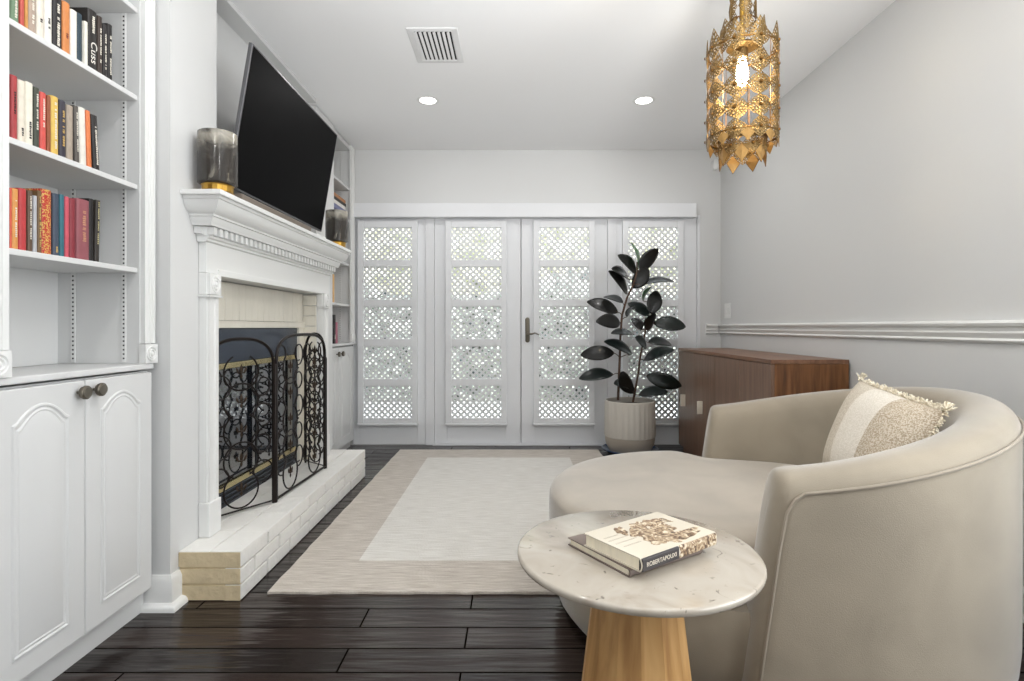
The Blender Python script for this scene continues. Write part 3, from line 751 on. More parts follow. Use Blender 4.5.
# ---- vases
def vase(y, label):
    x = -1.112; r = thing('smoked_vase', label, 'vase', (x, y, MZ), 'smoked glass vases on the mantel'); z = MZ+.0006
    m = MB(); prof = [(.055, 0), (.057, .004), (.053, .009), (.053, .03), (.056, .034)]
    n = 40; loops = []
    for rad, h in prof: loops.append([(x+rad*(1+(.02 if k % 2 else 0))*math.cos(2*PI*k/n), y+rad*(1+(.02 if k % 2 else 0))*math.sin(2*PI*k/n), z+h) for k in range(n)])
    m.loft(loops); m.build('brass_base', M['gold'], r, smooth=20)
    m = MB(); R = .068; t = .004
    m.lathe([(.001, .0345), (R-.01, .0345), (R, .042), (R+.0005, .12), (R, .228), (R-.002, .230), (R-t, .228), (R-t, .05), (R-.014, .042), (.001, .042)], (x, y, z), 'z', 48, cap=False)
    g = m.build('glass_shade', M['vglass'], r, smooth=40)
def vglass():
    m = bpy.data.materials.new('smoky_mottled_glass'); m.use_nodes = True; nt = m.node_tree; N = nt.nodes; L = nt.links; p = N['Principled BSDF']
    tc = N.new('ShaderNodeTexCoord'); n = N.new('ShaderNodeTexNoise'); n.inputs['Scale'].default_value = 14; n.inputs['Detail'].default_value = 5; n.inputs['Distortion'].default_value = 1
    mp = N.new('ShaderNodeMapping'); mp.inputs['Scale'].default_value = (1, 1, .8); L.new(tc.outputs['Object'], mp.inputs[0]); L.new(mp.outputs[0], n.inputs['Vector'])
    r = ramp(N, [(.42, rgb(62, 58, 54)), (.72, rgb(186, 180, 166))])
    sx = N.new('ShaderNodeSeparateXYZ'); L.new(tc.outputs['Object'], sx.inputs[0])
    mr = N.new('ShaderNodeMapRange'); mr.inputs[1].default_value = .14; mr.inputs[2].default_value = .21; mr.inputs[3].default_value = -.14; mr.inputs[4].default_value = .10
    L.new(sx.outputs['Z'], mr.inputs[0]); ad = N.new('ShaderNodeMath'); ad.operation = 'ADD'; L.new(n.outputs[0], ad.inputs[0]); L.new(mr.outputs[0], ad.inputs[1])
    L.new(ad.outputs[0], r.inputs[0]); L.new(r.outputs[0], p.inputs['Base Color'])
    p.inputs['Roughness'].default_value = .12; p.inputs['Alpha'].default_value = .74; p.inputs['Specular IOR Level'].default_value = .6
    return m
M['vglass'] = vglass()
vase(2.065, 'smoked glass vase on a brass foot at the near end of the mantel')
vase(3.45, 'smoked glass vase at the far end of the mantel beyond the television')

# ---- television
tv = thing('television', 'large black flat television tilted down above the mantel', 'television', (-1.2, 2.76, 1.546))
xt, xb, zt_, zb_, y0, y1 = -1.057, -1.153, EYE+1.150, EYE+.570, 2.226, 3.294
def quad(off, iy, iz):
    up = Vector((xt-xb, 0, zt_-zb_)); L_ = up.length; up.normalize(); nrm = Vector((up.z, 0, -up.x))
    o = Vector((xb, 0, zb_))
    return [o+up*iz+nrm*off+Vector((0, y0+iy, 0)), o+up*iz+nrm*off+Vector((0, y1-iy, 0)), o+up*(L_-iz)+nrm*off+Vector((0, y1-iy, 0)), o+up*(L_-iz)+nrm*off+Vector((0, y0+iy, 0))]
m = MB(); m.loft([quad(-.022, .012, .012), quad(-.016, 0, 0), quad(-.002, 0, 0), quad(0, .0015, .0015)]); m.build('casing', M['tvb'], tv)
m = MB(); m.loft([quad(.0002, .008, .008), quad(.0012, .0085, .0085)]); m.build('screen', M['tvs'], tv)
m = MB(); m.loft([quad(-.042, .35, .1), quad(-.022, .3, .06)]); m.build('rear_housing', M['soot'], tv, bevel=.004)
m = MB(); m.box(-1.359, -1.345, 2.86, 3.02, 1.76, 1.98); m.box(-1.345, -1.16, 2.92, 2.96, 1.84, 1.88); m.build('wall_bracket', M['soot'], tv)
sb = thing('soundbar', 'slim grey-brown soundbar on the mantel under the television', 'soundbar', (-1.11, 2.6, MZ))
MB().box(-1.155, -1.085, 2.20, 2.95, MZ+.003, MZ+.042).build('body', mat('soundbar_cloth', rgb(118, 108, 98), .8), sb, bevel=.008)
MB().box(-1.15, -1.09, 2.23, 2.27, MZ, MZ+.003).box(-1.15, -1.09, 2.88, 2.92, MZ, MZ+.003).build('feet', M['soot'], sb)
mb = thing('media_box', 'small white box beside the soundbar on the mantel', 'box', (-1.11, 3.1, MZ))
MB().box(-1.14, -1.08, 3.02, 3.16, MZ, MZ+.022).build('body', M['plastic'], mb, bevel=.004)
MB().box(-1.0802, -1.0795, 3.07, 3.11, MZ+.008, MZ+.014).build('port', M['dslot'], mb)

# ---- fire screen
fs = thing('fire_screen', 'black wrought iron folding fire screen with scrollwork on the hearth', 'fire screen', (-1.09, 2.8, hz))
P = [Vector((-1.262, 2.235, 0)), Vector((-1.088, 2.507, 0)), Vector((-1.068, 3.115, 0)), Vector((-1.236, 3.245, 0))]
def spiral(cx, cz, r, a0, turns, dirn=1, n=22, shrink=.35):
    return [(cx+r*(1-(1-shrink)*k/n)*math.cos(a0+dirn*turns*2*PI*k/n), cz+r*(1-(1-shrink)*k/n)*math.sin(a0+dirn*turns*2*PI*k/n)) for k in range(n+1)]
for i in range(3):
    A, B = P[i], P[i+1]; wd = (B-A).length; u = (B-A).normalized(); ncol = max(1, round(wd/.3))
    eps = .010
    def Q(s, z, o=0): 
        q = A+u*s; nn = Vector((-u.y, u.x, 0)); return Vector((q.x, q.y, z))-nn*o
    z0 = hz+.012; zs = .80; zt2 = .925 if i == 0 else .938
    a, b_ = eps, wd-eps
    pts = [Q(a, z0)]
    nn = 18
    for k in range(nn+1):
        t = PI*k/nn; c = -math.cos(t); s_ = math.sin(t)
        e = .8 if wd < .45 else .62
        pts.append(Q((a+b_)/2+(b_-a)/2*math.copysign(abs(c)**e, c), zs+(zt2-zs)*s_**e))
    pts.append(Q(b_, z0))
    m = MB(); m.tube(pts, .0075, 6, closed=True); 
    m.tube([Q(a, hz), Q(a, z0)], .006, 6); m.tube([Q(b_, hz), Q(b_, z0)], .006, 6)
    fo = m.build('panel_frame', M['black'], fs, smooth=40)
    sc = MB(); fl = MB()
    cw = (b_-a)/ncol
    for c in range(ncol):
        cx = a+cw*(c+.5); R = min(cw*.31, .078); z = z0+R+.008; k = 0
        while z < zt2-R*.75:
            ring = [Q(cx+R*math.cos(t), z+R*math.sin(t)) for t in [PI/2+.5+(2*PI-1.0)*q/26 for q in range(27)]]
            if k % 2: ring = [Q(cx+R*math.cos(t), z+R*math.sin(t)) for t in [-PI/2+.5+(2*PI-1.0)*q/26 for q in range(27)]]
            sc.tube(ring, .0038, 6)
            # side rings
            r2 = min(cw*.5-R*.55, .056)
            for sg in (-1, 1):
                if r2 < .02: continue
                ccx = cx+sg*(cw/2-r2*.98); e = spiral(ccx, z+R*.81, r2, PI/2 if k % 2 else -PI/2, 1.05, sg, shrink=.6)
                if z+R*.81+r2 < zt2-.03: sc.tube([Q(s, zz) for s, zz in e], .0038, 5)
            # fleur-de-lis
            for dx, dz, l, w_ in ((0, .012, .030, .008), (-.018, .008, .018, .006), (.018, .008, .018, .006), (0, -.016, .016, .006)):
                cc = Q(cx+dx, z+dz); n8 = 8; loops = []
                for h, rr_ in ((-1, .05), (-.5, .75), (0, 1), (.5, .7), (1, .05)):
                    loops.append([cc+u*(w_*rr_*math.cos(2*PI*q/n8)+dx*.25*h)+Vector((0, 0, l*h*.8))+Vector((-u.y, u.x, 0))*(w_*.6*rr_*math.sin(2*PI*q/n8)) for q in range(n8)])
                fl.loft(loops)
            fl.box(*(lambda q: (q.x-.006, q.x+.006, q.y-.012, q.y+.012, z-.004, z+.002))(Q(cx, z)))
            z += R*1.62; k += 1
    sc.build('scrollwork', M['black'], fo, smooth=50)
    fl.build('fleur_ornaments', M['rust'], fo, smooth=50)
for q in (1, 2):
    m = MB(); m.lathe([(.009, 0), (.009, .62), (.005, .63)], (P[q].x, P[q].y, hz), 'z', 10); m.build('hinge_post', M['black'], fs, smooth=40)

# ---------------------------------------------------------------- rug
rg = thing('area_rug', 'pale beige woven rug with a lighter centre field on the dark floor', 'rug', (-.1, 3.2, 0))
rx0, rx1, ry0, ry1 = -.90, .665, 2.006, 4.33
ix0, ix1, iy0, iy1 = -.640, .412, 2.268, 4.06
def slab(m, x0, x1, y0, y1, z0, z1, nx=40, ny=40):
    m.box(x0, x1, y0, y1, z0, z1)
m = MB(); rr = random.Random(5)
def wav(t): return .0015*math.sin(t*37)+.0012*math.sin(t*91)
N_ = 60
edge = [(rx0+(rx1-rx0)*k/N_, ry0+wav(k/N_)) for k in range(N_)]+[(rx1+wav(k/N_), ry0+(ry1-ry0)*k/N_) for k in range(N_)]+[(rx1-(rx1-rx0)*k/N_, ry1) for k in range(N_)]+[(rx0+wav(k/N_), ry1-(ry1-ry0)*k/N_) for k in range(N_)]
inner = [(ix0+(ix1-ix0)*k/N_, iy0) for k in range(N_)]+[(ix1, iy0+(iy1-iy0)*k/N_) for k in range(N_)]+[(ix1-(ix1-ix0)*k/N_, iy1) for k in range(N_)]+[(ix0, iy1-(iy1-iy0)*k/N_) for k in range(N_)]
cx, cy = (rx0+rx1)/2, (ry0+ry1)/2
def sc_(pts, d, z): return [(x+(d if x < cx else -d)*(1 if abs(x-cx) > .5 else 0)*1.0, y+(d if y < cy else -d)*(1 if abs(y-cy) > .9 else 0), z) for x, y in pts]
m.loft([[(x, y, .001) for x, y in edge], [(x, y, .009) for x, y in edge], sc_(edge, .004, .0125), [(x, y, .0125) for x, y in inner], [(x, y, .001) for x, y in inner]], True, False, False)
m.build('border', M['rugb'], rg)
m = MB(); m.box(ix0+.0005, ix1-.0005, iy0+.0005, iy1-.0005, .001, .0128); m.build('centre_field', M['rugf'], rg)

# ---------------------------------------------------------------- sideboard
sd = thing('sideboard', 'walnut sideboard with pale rectangular pulls against the right wall', 'sideboard', (1.5, 3.6, 0))
sx0, sx1, sy0, sy1, sz = 1.303, 1.70, 2.79, 4.36, .81
MB().box(sx0+.02, sx1, sy0, sy1, .05, sz-.022).build('body', M['walnut'], sd, bevel=.0015)
MB().box(sx0, sx1, sy0-.001, sy1, sz-.021, sz).build('top', M['walnutt'], sd, bevel=.0015)
MB().box(sx0+.03, sx1-.02, sy0+.03, sy1-.03, 0, .05).build('plinth', M['walnutf'], sd)
dw = (sy1-sy0)/4
for k in range(4):
    a, b_ = sy0+dw*k+.0015, sy0+dw*(k+1)-.0015
    d = MB().box(sx0+.002, sx0+.0195, a, b_, .052, sz-.024).build('door', M['walnutf'], sd, bevel=.001)
    hy = 3.81+.0 if k == 2 else (4.19 if k == 3 else (b_-.05 if k == 0 else a+.05))
    if k == 2: hy = 3.81
    h = MB().box(sx0-.034, sx0+.002, hy-.006, hy+.008, .372, .462); o = h.build('pull', M['silverw'], d, bevel=.002)
    MB().box(sx0+.0005, sx0+.0025, hy+.012, hy+.05, .38, .455).build('finger_recess', M['soot'], d)

# ---------------------------------------------------------------- plant
pc = Vector((.897, 4.26, 0))
so = MB(); so.lathe([(.15, 0), (.16, .004), (.212, .03), (.218, .040), (.210, .042), (.16, .014), (.001, .012)], (pc.x, pc.y, .001), 'z', 48)
tag(so.build('plant_saucer', M['saucer'], smooth=40), 'glossy dark blue saucer under the ribbed plant pot', 'saucer')
pl = thing('potted_rubber_plant', 'rubber plant with dark glossy leaves in a ribbed off-white pot', 'plant', (pc.x, pc.y, .0155))
m = MB(); n = 120; loops = []
def ring(rad, z, fl=0): return [(pc.x+(rad+(fl if k % 4 in (0, 1) else 0))*math.cos(2*PI*k/n), pc.y+(rad+(fl if k % 4 in (0, 1) else 0))*math.sin(2*PI*k/n), z) for k in range(n)]
loops = [ring(.189, .135), ring(.1915, .138), ring(.1915, .14, .004), ring(.1895, .400, .004), ring(.189, .408), ring(.183, .412), ring(.177, .410), ring(.175, .36), ring(.15, .35)]
m.loft(loops, True, False, False); m.build('pot', M['pot'], pl, smooth=30)
m = MB(); m.loft([ring(.135, .0165), ring(.15, .02), ring(.182, .07), ring(.1895, .11), ring(.1895, .136)], True, True, True); m.build('pot_foot', M['potb'], pl, smooth=40)
m = MB(); m.loft([ring(.1755, .362), ring(.166, .374), ring(.05, .382)], True, False, True); m.build('soil', M['soil'], pl)
st1 = [at(618, 400, 4.26), at(619.5, 365, 4.25), at(620.5, 335, 4.24), at(622, 315, 4.22), at(627, 298, 4.20), at(633, 285, 4.19), at(637, 272, 4.2), at(637, 262, 4.2)]
st2 = [at(633, 402, 4.30), at(638, 375, 4.29), at(640.5, 355, 4.28), at(644, 338, 4.27), at(647, 322, 4.27), at(650, 310, 4.26), at(651, 298, 4.26)]
for s, rr_ in ((st1, .010), (st2, .009)):
    m = MB(); m.tube(s, [rr_*(1-.5*i/len(s)) for i in range(len(s))], 8); m.build('stem', M['stem'], pl, smooth=60)
LV = [((638.3, 269), (631, 242.5), 6, 'g', 1), ((640.3, 271), (658.2, 248.6), 13, 'd', 1), ((636, 273), (617.7, 255.4), 11, 'd', 1), ((633, 288), (648, 268), 15, 'd', 1), ((629, 279), (611.5, 269), 9, 'd', 1),
 ((627, 294), (608.5, 271), 10, 'd', 1), ((642.4, 284.6), (674.3, 281.5), 6, 'n', 1), ((622.8, 303), (603.3, 297), 7, 'n', 1), ((617.7, 312.4), (587, 301.7), 12, 'd', 1), ((620, 322.5), (596, 321.6), 13, 'd', 1),
 ((648.5, 316), (628, 303), 11, 'n', 2), ((651, 314), (656.5, 290.8), 14, 'd', 2), ((627, 317), (634, 306), 6, 'n', 1), ((643, 301), (651.6, 286.7), 5, 'g', 2), ((653.7, 323), (685.6, 326.8), 13, 'n', 2),
 ((634, 334.6), (611, 333.6), 5, 'n', 1), ((632, 354), (604, 341.6), 9, 'n', 1), ((614, 353), (580.6, 355), 13, 'd', 1), ((613, 374.5), (579, 378.6), 10, 'n', 1), ((634, 393), (620.7, 372.4), 13, 'd', 2),
 ((628, 387), (614, 384), 6, 'n', 2), ((646.4, 347.8), (635, 337.5), 9, 'n', 2), ((648.4, 342.6), (671.5, 344.7), 8, 'n', 2), ((644.3, 360), (674, 349.8), 8, 'n', 2), ((646.4, 375.5), (681.3, 386), 15, 'n', 2),
 ((639, 395), (668, 392), 8, 'n', 2), ((641, 330), (632, 318), 10, 'd', 2), ((648, 331), (655, 313), 11, 'd', 2)]
rr = random.Random(11)
def near_stem(p, st):
    best = None
    for i in range(len(st)-1):
        for t in (0, .25, .5, .75, 1):
            q = st[i].lerp(st[i+1], t); dd = (q-p).length+max(0, q.z-p.z)*1.5
            if best is None or dd < best[0]: best = (dd, q)
    return best[1]
for (b0, t0, wp, kind, si) in LV:
    dz = rr.uniform(-.09, .09); db = 4.22+dz*.3; dt = 4.22+dz*1.6-.02
    B = at(b0[0], b0[1], db); T = at(t0[0], t0[1], dt); ax = (T-B); Ln = ax.length; axn = ax.normalized()
    inpl = Vector((0, 1, 0)).cross(axn).normalized(); back = axn.cross(inpl).normalized()
    fullw = max(16.5, wp*1.1)/F*4.22*.5; cr = min(1, max(.42, wp/13.8)); roll = math.acos(cr)*rr.choice((1,))
    if abs(axn.z) < .75: roll = abs(roll)*(1 if back.y*inpl.z >= 0 else -1)
    wdir = (inpl*math.cos(roll)+back*math.sin(roll)).normalized(); nrm = axn.cross(wdir).normalized()
    if nrm.z < 0: nrm = -nrm
    m = MB(); nl, nw = 12, 6; loops = []
    for i in range(nl+1):
        t = i/nl; wv = fullw*max(.02, (math.sin(PI*min(1, t*.98+.01))**.62)*(1-.12*t)); row_ = []
        for j in range(nw+1):
            s = -1+2*j/nw
            row_.append(B+ax*t+wdir*(wv*s)+nrm*(.10*Ln*math.sin(PI*t)+.10*wv*abs(s)-.0))
        loops.append(row_)
    vs = [p for l in loops for p in l]; fsx = [(i*(nw+1)+j, i*(nw+1)+j+1, (i+1)*(nw+1)+j+1, (i+1)*(nw+1)+j) for i in range(nl) for j in range(nw)]
    m.add(vs, fsx)
    lf = m.build('leaf', M[{'g': 'leafg', 'd': 'leafd', 'n': 'leaf'}[kind]], pl, smooth=60, solid=.0016)
    q = near_stem(B, st1 if si == 1 else st2)
    m = MB(); m.tube([q, q.lerp(B, .5)+Vector((0, 0, .006)), B, B+ax*.1+nrm*.03*Ln], [.0035, .003, .0028, .001], 6); m.build('petiole', M['stem'], lf, smooth=60)

# ---------------------------------------------------------------- lounge chair
CC = Vector((.885, 1.87, 0)); U = Vector((-.978, .212, 0)).normalized(); V = Vector((.212, .978, 0)).normalized()
chair = thing('lounge_chair', 'large round-backed taupe velvet lounge chair with a deep extended seat', 'chair', (CC.x, CC.y, 0))
def cw_(u, v, z): p = CC+U*u+V*v; return Vector((p.x, p.y, z))
RO = .622; FR = .105
def path(n_arc=30, n_st=4, R=RO):
    out = []; L0 = FR+PI*R+FR
    for i in range(n_st): t = FR*i/n_st; out.append((FR-t, -1, None, t/L0))
    for i in range(n_arc+1):
        a = PI*i/n_arc; out.append((None, None, a, (FR+a*R)/L0))
    for i in range(1, n_st+1): t = FR*i/n_st; out.append((t, 1, None, (FR+PI*R+t)/L0))
    return out
def rimz(t): return .632+.142*max(0, math.sin(PI*min(1, max(0, t))))**1.15
def prof(zr):   # (offset outward from the outer face, z)
    return [(-.006, .022), (-.001, .10), (0, .30), (0, zr-.07), (-.001, zr-.048), (-.012, zr-.02), (-.035, zr-.003), (-.07, zr), (-.11, zr-.006), (-.138, zr-.03), (-.15, zr-.08), (-.158, .40), (-.162, .28), (-.16, .022)]
def place(u, side, a, off, z, slant=0):
    if a is None: return cw_(u+slant, side*(RO+off), z)
    return cw_(-math.sin(a)*(RO+off), -math.cos(a)*(RO+off), z)
loops = []
pth = path()
def slant_at(u, z, zr): 
    w_ = max(0, min(1, u/FR)); return w_*(.085*(1-z/zr)) if u is not None else 0
def section(u, side, a, t, shrink=0, extra=0):
    zr = rimz(t); out = []
    for off, z in prof(zr):
        o2 = -.08+(off+.08)*(1-shrink); z2 = z if z < .05 else z-(shrink*.03 if z > zr-.06 else 0)
        sl = slant_at(u, z, zr)+extra if a is None else 0
        out.append(place(u, side, a, o2, z2, sl))
    return out
L0 = pth[0]; loops.append(section(FR, -1, None, 0, .75, .034)); loops.append(section(FR, -1, None, 0, .3, .026)); loops.append(section(FR, -1, None, 0, .08, .012))
for u, s, a, t in pth: loops.append(section(u, s, a, t))
loops.append(section(FR, 1, None, 1, .08, .012)); loops.append(section(FR, 1, None, 1, .3, .026)); loops.append(section(FR, 1, None, 1, .75, .034))
m = MB(); m.loft(loops); m.build('back_shell', M['velvetb'], chair, smooth=60, sub=1)
# piping along the outer rim and down the arm front
pp = []
for z in (.03, .15, .3, .45): zr = rimz(0); pp.append(place(FR, -1, None, .001, z, slant_at(FR, z, zr)+.004))
zr = rimz(0); pp += [place(FR, -1, None, .002, zr-.09, .012), place(FR, -1, None, .002, zr-.06, -.005)]
for u, s, a, t in pth[1:]: pp.append(place(u if u is not None else 0, s if s else 0, a, .001, rimz(t)-.047, 0))
pp = pp[:-2]
zr = rimz(1); pp += [place(FR, 1, None, .002, zr-.06, -.005), place(FR, 1, None, .002, zr-.09, .012)]
for z in (.45, .3, .15, .03): pp.append(place(FR, 1, None, .001, z, slant_at(FR, z, zr)+.004))
m = MB(); m.tube(pp, .0042, 6); m.build('piping', M['piping'], chair, smooth=60)
# seat cushion: front round lobe plus a narrower tail inside the shell
SU, SR = .175, .592; TR_ = .452
def outline(ins, R=SR, tail=TR_, notch=.27):
    pts = []; R -= ins; tail -= ins; n = 34
    uc = notch+ins
    a_end = math.acos(max(-1, min(1, (uc-SU)/R)))
    for i in range(n+1):
        a = -a_end+2*a_end*i/n; pts.append((SU+R*math.cos(a), R*math.sin(a)))
    v0 = R*math.sin(a_end); tp = [(i/7, (i/7)**2*(3-2*i/7)) for i in range(1, 7)]
    for t, e in tp: pts.append((uc-.17*t, v0+(tail-v0)*e))
    for i in range(21):
        a = PI/2+PI*i/20; pts.append((tail*math.cos(a), tail*math.sin(a)))
    for t, e in reversed(tp): pts.append((uc-.17*t, -(v0+(tail-v0)*e)))
    return pts
lv = [(.03, .272), (.004, .280), (0, .30), (0, .385), (.004, .402), (.018, .418), (.05, .428)]
lo_ = [[cw_(u, v, z) for u, v in outline(i_)] for i_, z in lv]; oc = outline(.05)
for f_, z in ((.82, .434), (.5, .438), (.15, .439)): lo_.append([cw_(.14+(u-.14)*f_, v*f_, z) for u, v in oc])
m = MB(); m.loft(lo_); m.build('seat_cushion', M['velvet'], chair, smooth=50, sub=1)
n = 48
m = MB(); bl = [(.060, .022), (.03, .06), (.018, .12), (.018, .25), (.03, .268)]
m.loft([[cw_(SU+(SR-i_)*math.cos(2*PI*k/n), (SR-i_)*math.sin(2*PI*k/n), z) for k in range(n)] for i_, z in bl]); m.build('seat_base', M['velvetb'], chair, smooth=50)
m = MB(); m.loft([[cw_(.06+.45*math.cos(2*PI*k/n), .45*math.sin(2*PI*k/n), z) for k in range(n)] for z in (.0135, .022)]); m.build('swivel_plinth', M['soot'], chair)

# ---- pillow
PT = [Vector((1.245, 1.98, .785)), Vector((1.20, 1.53, .742)), Vector((1.08, 1.93, .458)), Vector((1.02, 1.50, .452))]
pil = thing('throw_pillow', 'fringed throw pillow in sand, cream and tan stripes on the lounge chair', 'pillow', (1.12, 1.75, .45))
du = (PT[1]-PT[0]); dv = (PT[2]-PT[0]); pn = du.cross(dv).normalized()
if pn.x > 0: pn = -pn
NG = 30
def pp_(s, t, sgn):
    e = (1-abs(2*s-1)**2.6)*(1-abs(2*t-1)**2.6); h = .085*max(0, e)**.55
    ss, tt = s, t
    # edges bow inwards a little
    bow = .03
    s2 = s+(.5-s)*bow*4*t*(1-t); t2 = t+(.5-t)*bow*4*s*(1-s)
    p = PT[0]*(1-s2)*(1-t2)+PT[1]*s2*(1-t2)+PT[2]*(1-s2)*t2+PT[3]*s2*t2
    return p+pn*h*sgn+pn*.0
m = MB(); vs = [pp_(i/NG, j/NG, 1) for j in range(NG+1) for i in range(NG+1)]
for j in range(NG):
    for i in range(NG):
        s = (i+.5)/NG; m.mi = 0 if s < .33 else (1 if s < .66 else 2)
        a = j*(NG+1)+i; q = [a, a+1, a+NG+2, a+NG+1]; m.add([vs[x] for x in q], [(0, 1, 2, 3)])
o = m.build('cover', [M['pil1'], M['pil2'], M['pil3']], pil)
bm_ = bmesh.new(); bm_.from_mesh(o.data); bmesh.ops.remove_doubles(bm_, verts=bm_.verts, dist=1e-5); bmesh.ops.recalc_face_normals(bm_, faces=bm_.faces)
for f in bm_.faces: f.smooth = True
bm_.to_mesh(o.data); bm_.free()
m = MB(); vs = [pp_(i/NG, j/NG, -.8) for j in range(NG+1) for i in range(NG+1)]
m.add(vs, [(j*(NG+1)+i, j*(NG+1)+i+1, (j+1)*(NG+1)+i+1, (j+1)*(NG+1)+i) for j in range(NG) for i in range(NG)])
m.build('backing', M['pilb'], pil, smooth=60)
m = MB(); rr = random.Random(2)
def tuft(p, d, L_):
    q = [p]; c = Vector(d)
    for k in range(4): c = (c+Vector((rr.uniform(-.5, .5), rr.uniform(-.5, .5), rr.uniform(-.6, .35)))*.7).normalized(); q.append(q[-1]+c*L_/4)
    m.tube(q, [.0032, .003, .003, .0028, .002], 4)
for k in range(150):
    t = rr.random(); tuft(pp_(t, 0, 0), -dv.normalized()+pn*rr.uniform(-.3, .9), rr.uniform(.010, .022))
for k in range(150):
    t = rr.random(); tuft(pp_(1, t, 0), du.normalized()+pn*rr.uniform(-.3, .9), rr.uniform(.010, .022))
for cpt in (pp_(0, 0, 0), pp_(1, 0, 0)):
    for k in range(14): tuft(cpt, -dv.normalized()+Vector((rr.uniform(-.5, .5),)*3), .03)
m.build('fringe', M['fringe'], pil)

# ---------------------------------------------------------------- side table
TZ = .515; dN = (EYE-TZ)*F/283; dF = (EYE-TZ)*F/182.4; tr = (dF-dN)/2; td = (dF+dN)/2; tx = (642-514)/F*td*.955
sT = thing('side_table', 'round pale stone side table on a flared oak pedestal', 'table', (tx, td, 0))
m = MB(); m.lathe([(tr-.012, -.017), (tr-.003, -.0145), (tr, -.010), (tr, -.004), (tr-.002, -.0015), (tr-.006, 0)], (tx, td, TZ), 'z', 96); m.build('top', M['marble'], sT, smooth=40)
m = MB(); nst = 14; loops = []
pxc = (638-514)/F*td
for z, r_ in ((0, .140), (.02, .139), (TZ-.017, .082)):
    loops.append([(tx+r_*math.cos(2*PI*k/nst+.1), td+r_*math.sin(2*PI*k/nst+.1), z) for k in range(nst)])
m.loft(loops); m.build('pedestal', M['oak'], sT, bevel=.002)

# ---- books on the table
def flat_frame(A, B_, z): 
    A = Vector(A); B_ = Vector(B_); x = (B_-A).normalized(); y = Vector((-x.y, x.x)); return A, x, y
def lying_book(name, label, B0, ang, wdt, hgt, z, th, cov, cov_sp, parent_marks=None, group=None):
    # local x along the spine, local y away from the spine
    ux = Vector((math.cos(ang), math.sin(ang), 0)); uy = Vector((-ux.y, ux.x, 0)); o = Vector((B0[0], B0[1], z))
    T = Matrix(((ux.x, uy.x, 0, o.x), (ux.y, uy.y, 0, o.y), (0, 0, 1, o.z), (0, 0, 0, 1)))
    r = thing(name, label, 'book', tuple(o), group)
    t = .0022
    m = MB(); m.T = T
    arc = [(-.006*math.cos(a), th/2+(th/2)*math.sin(a)) for a in [-PI/2+PI*k/8 for k in range(9)]]
    inn = [(-.006*math.cos(a)+t*.9, th/2+(th/2-t)*math.sin(a)) for a in [-PI/2+PI*k/8 for k in range(9)]]
    pl_ = [(wdt, 0)]+arc+[(wdt, th)] ; pl_ = [(wdt, 0)]+arc+[(wdt, th), (wdt, th-t)]+list(reversed(inn))+[(wdt, t)]
    m.loft([[(0, y, zz) for y, zz in pl_], [(hgt, y, zz) for y, zz in pl_]])
    cv = m.build('cover', cov, r, smooth=30)
    m = MB(); m.T = T; m.box(.003, hgt-.003, .002, wdt-.004, t, th-t); m.build('pages', M['page'], r)
    return r, T, cv
Bp = (.2269, .995); ang = math.atan2(.129, .1825)
TB = .515
r1, T1, _ = lying_book('book', 'thin grey-brown book under the illustrated one on the stone table', (.210, 1.012), ang-.05, .178, .20, TB+.0005, .016, mat('grey_brown_cover', rgb(112, 98, 90), .4), None)
covw = mat('illustrated_cover', rgb(196, 187, 170), .35, coat=.2)
r2, T2, cv = lying_book('book', 'illustrated white hardback lettered on a black spine, on the stone table', Bp, ang, .148, .2235, TB+.017, .026, covw, None)
def patch(m, T, pts, z0=.0262, z1=.0266):
    m.T = T; m.loft([[(x, y, z0) for x, y in pts], [(x, y, z1) for x, y in pts]])
def art_mat():
    m = mat('brown_engraving', rgb(128, 100, 74), .5); N, L, p = nodes(m)
    tc = N.new('ShaderNodeTexCoord'); n = N.new('ShaderNodeTexNoise'); n.inputs['Scale'].default_value = 55; n.inputs['Detail'].default_value = 4; n.inputs['Distortion'].default_value = 2.2
    L.new(tc.outputs['Object'], n.inputs['Vector']); r = ramp(N, [(.36, rgb(72, 52, 40)), (.46, rgb(134, 108, 82)), (.56, rgb(176, 156, 128)), (.66, rgb(216, 204, 182))]); L.new(n.outputs[0], r.inputs[0]); L.new(r.outputs[0], p.inputs['Base Color']); return m
am = art_mat()
m = MB(); rr = random.Random(8)
def blob(cx, cy, rx, ry, seed, n=26, rot=0):
    k = random.Random(seed); ph = [k.uniform(0, 6.3) for _ in range(4)]; out = []
    for i in range(n):
        a = 2*PI*i/n; q = 1+.13*math.sin(3*a+ph[0])+.12*math.sin(5*a+ph[1])+.09*math.sin(8*a+ph[2]); x, y = rx*q*math.cos(a), ry*q*math.sin(a)
        out.append((cx+x*math.cos(rot)-y*math.sin(rot), cy+x*math.sin(rot)+y*math.cos(rot)))
    return out
for i, b_ in enumerate([(.150, .028, .060, .020, 1, 0), (.118, .055, .042, .030, 2, .4), (.105, .092, .044, .024, 3, .9), (.158, .105, .030, .022, 4, .2), (.070, .112, .022, .012, 5, 1.2), (.150, .066, .030, .018, 6, .3), (.092, .035, .022, .018, 9, 0)]):
    pts = [(min(.2225, max(.001, x)), min(.1465, max(.0015, y))) for x, y in blob(*b_[:4], b_[4], rot=b_[5])]
    patch(m, T2, pts, .0259, .0262+.00005*i)
for k in range(5): # curling lines
    pts = [(.165+.035*math.cos(t)*(1-.12*k)+.004*k, .108-.006*k+.010*math.sin(t), .0264) for t in [PI*1.5*q/14 for q in range(15)]]
    m.T = T2; m.tube(pts, .0007, 4)
art = m.build('cover_illustration', am, r2)
m = MB(); m.T = T2; m.box(.001, .105, -.0066, .003, .0012, .0249); m.build('spine_panel', mat('black_spine', rgb(36, 28, 28), .35), r2, bevel=.002)
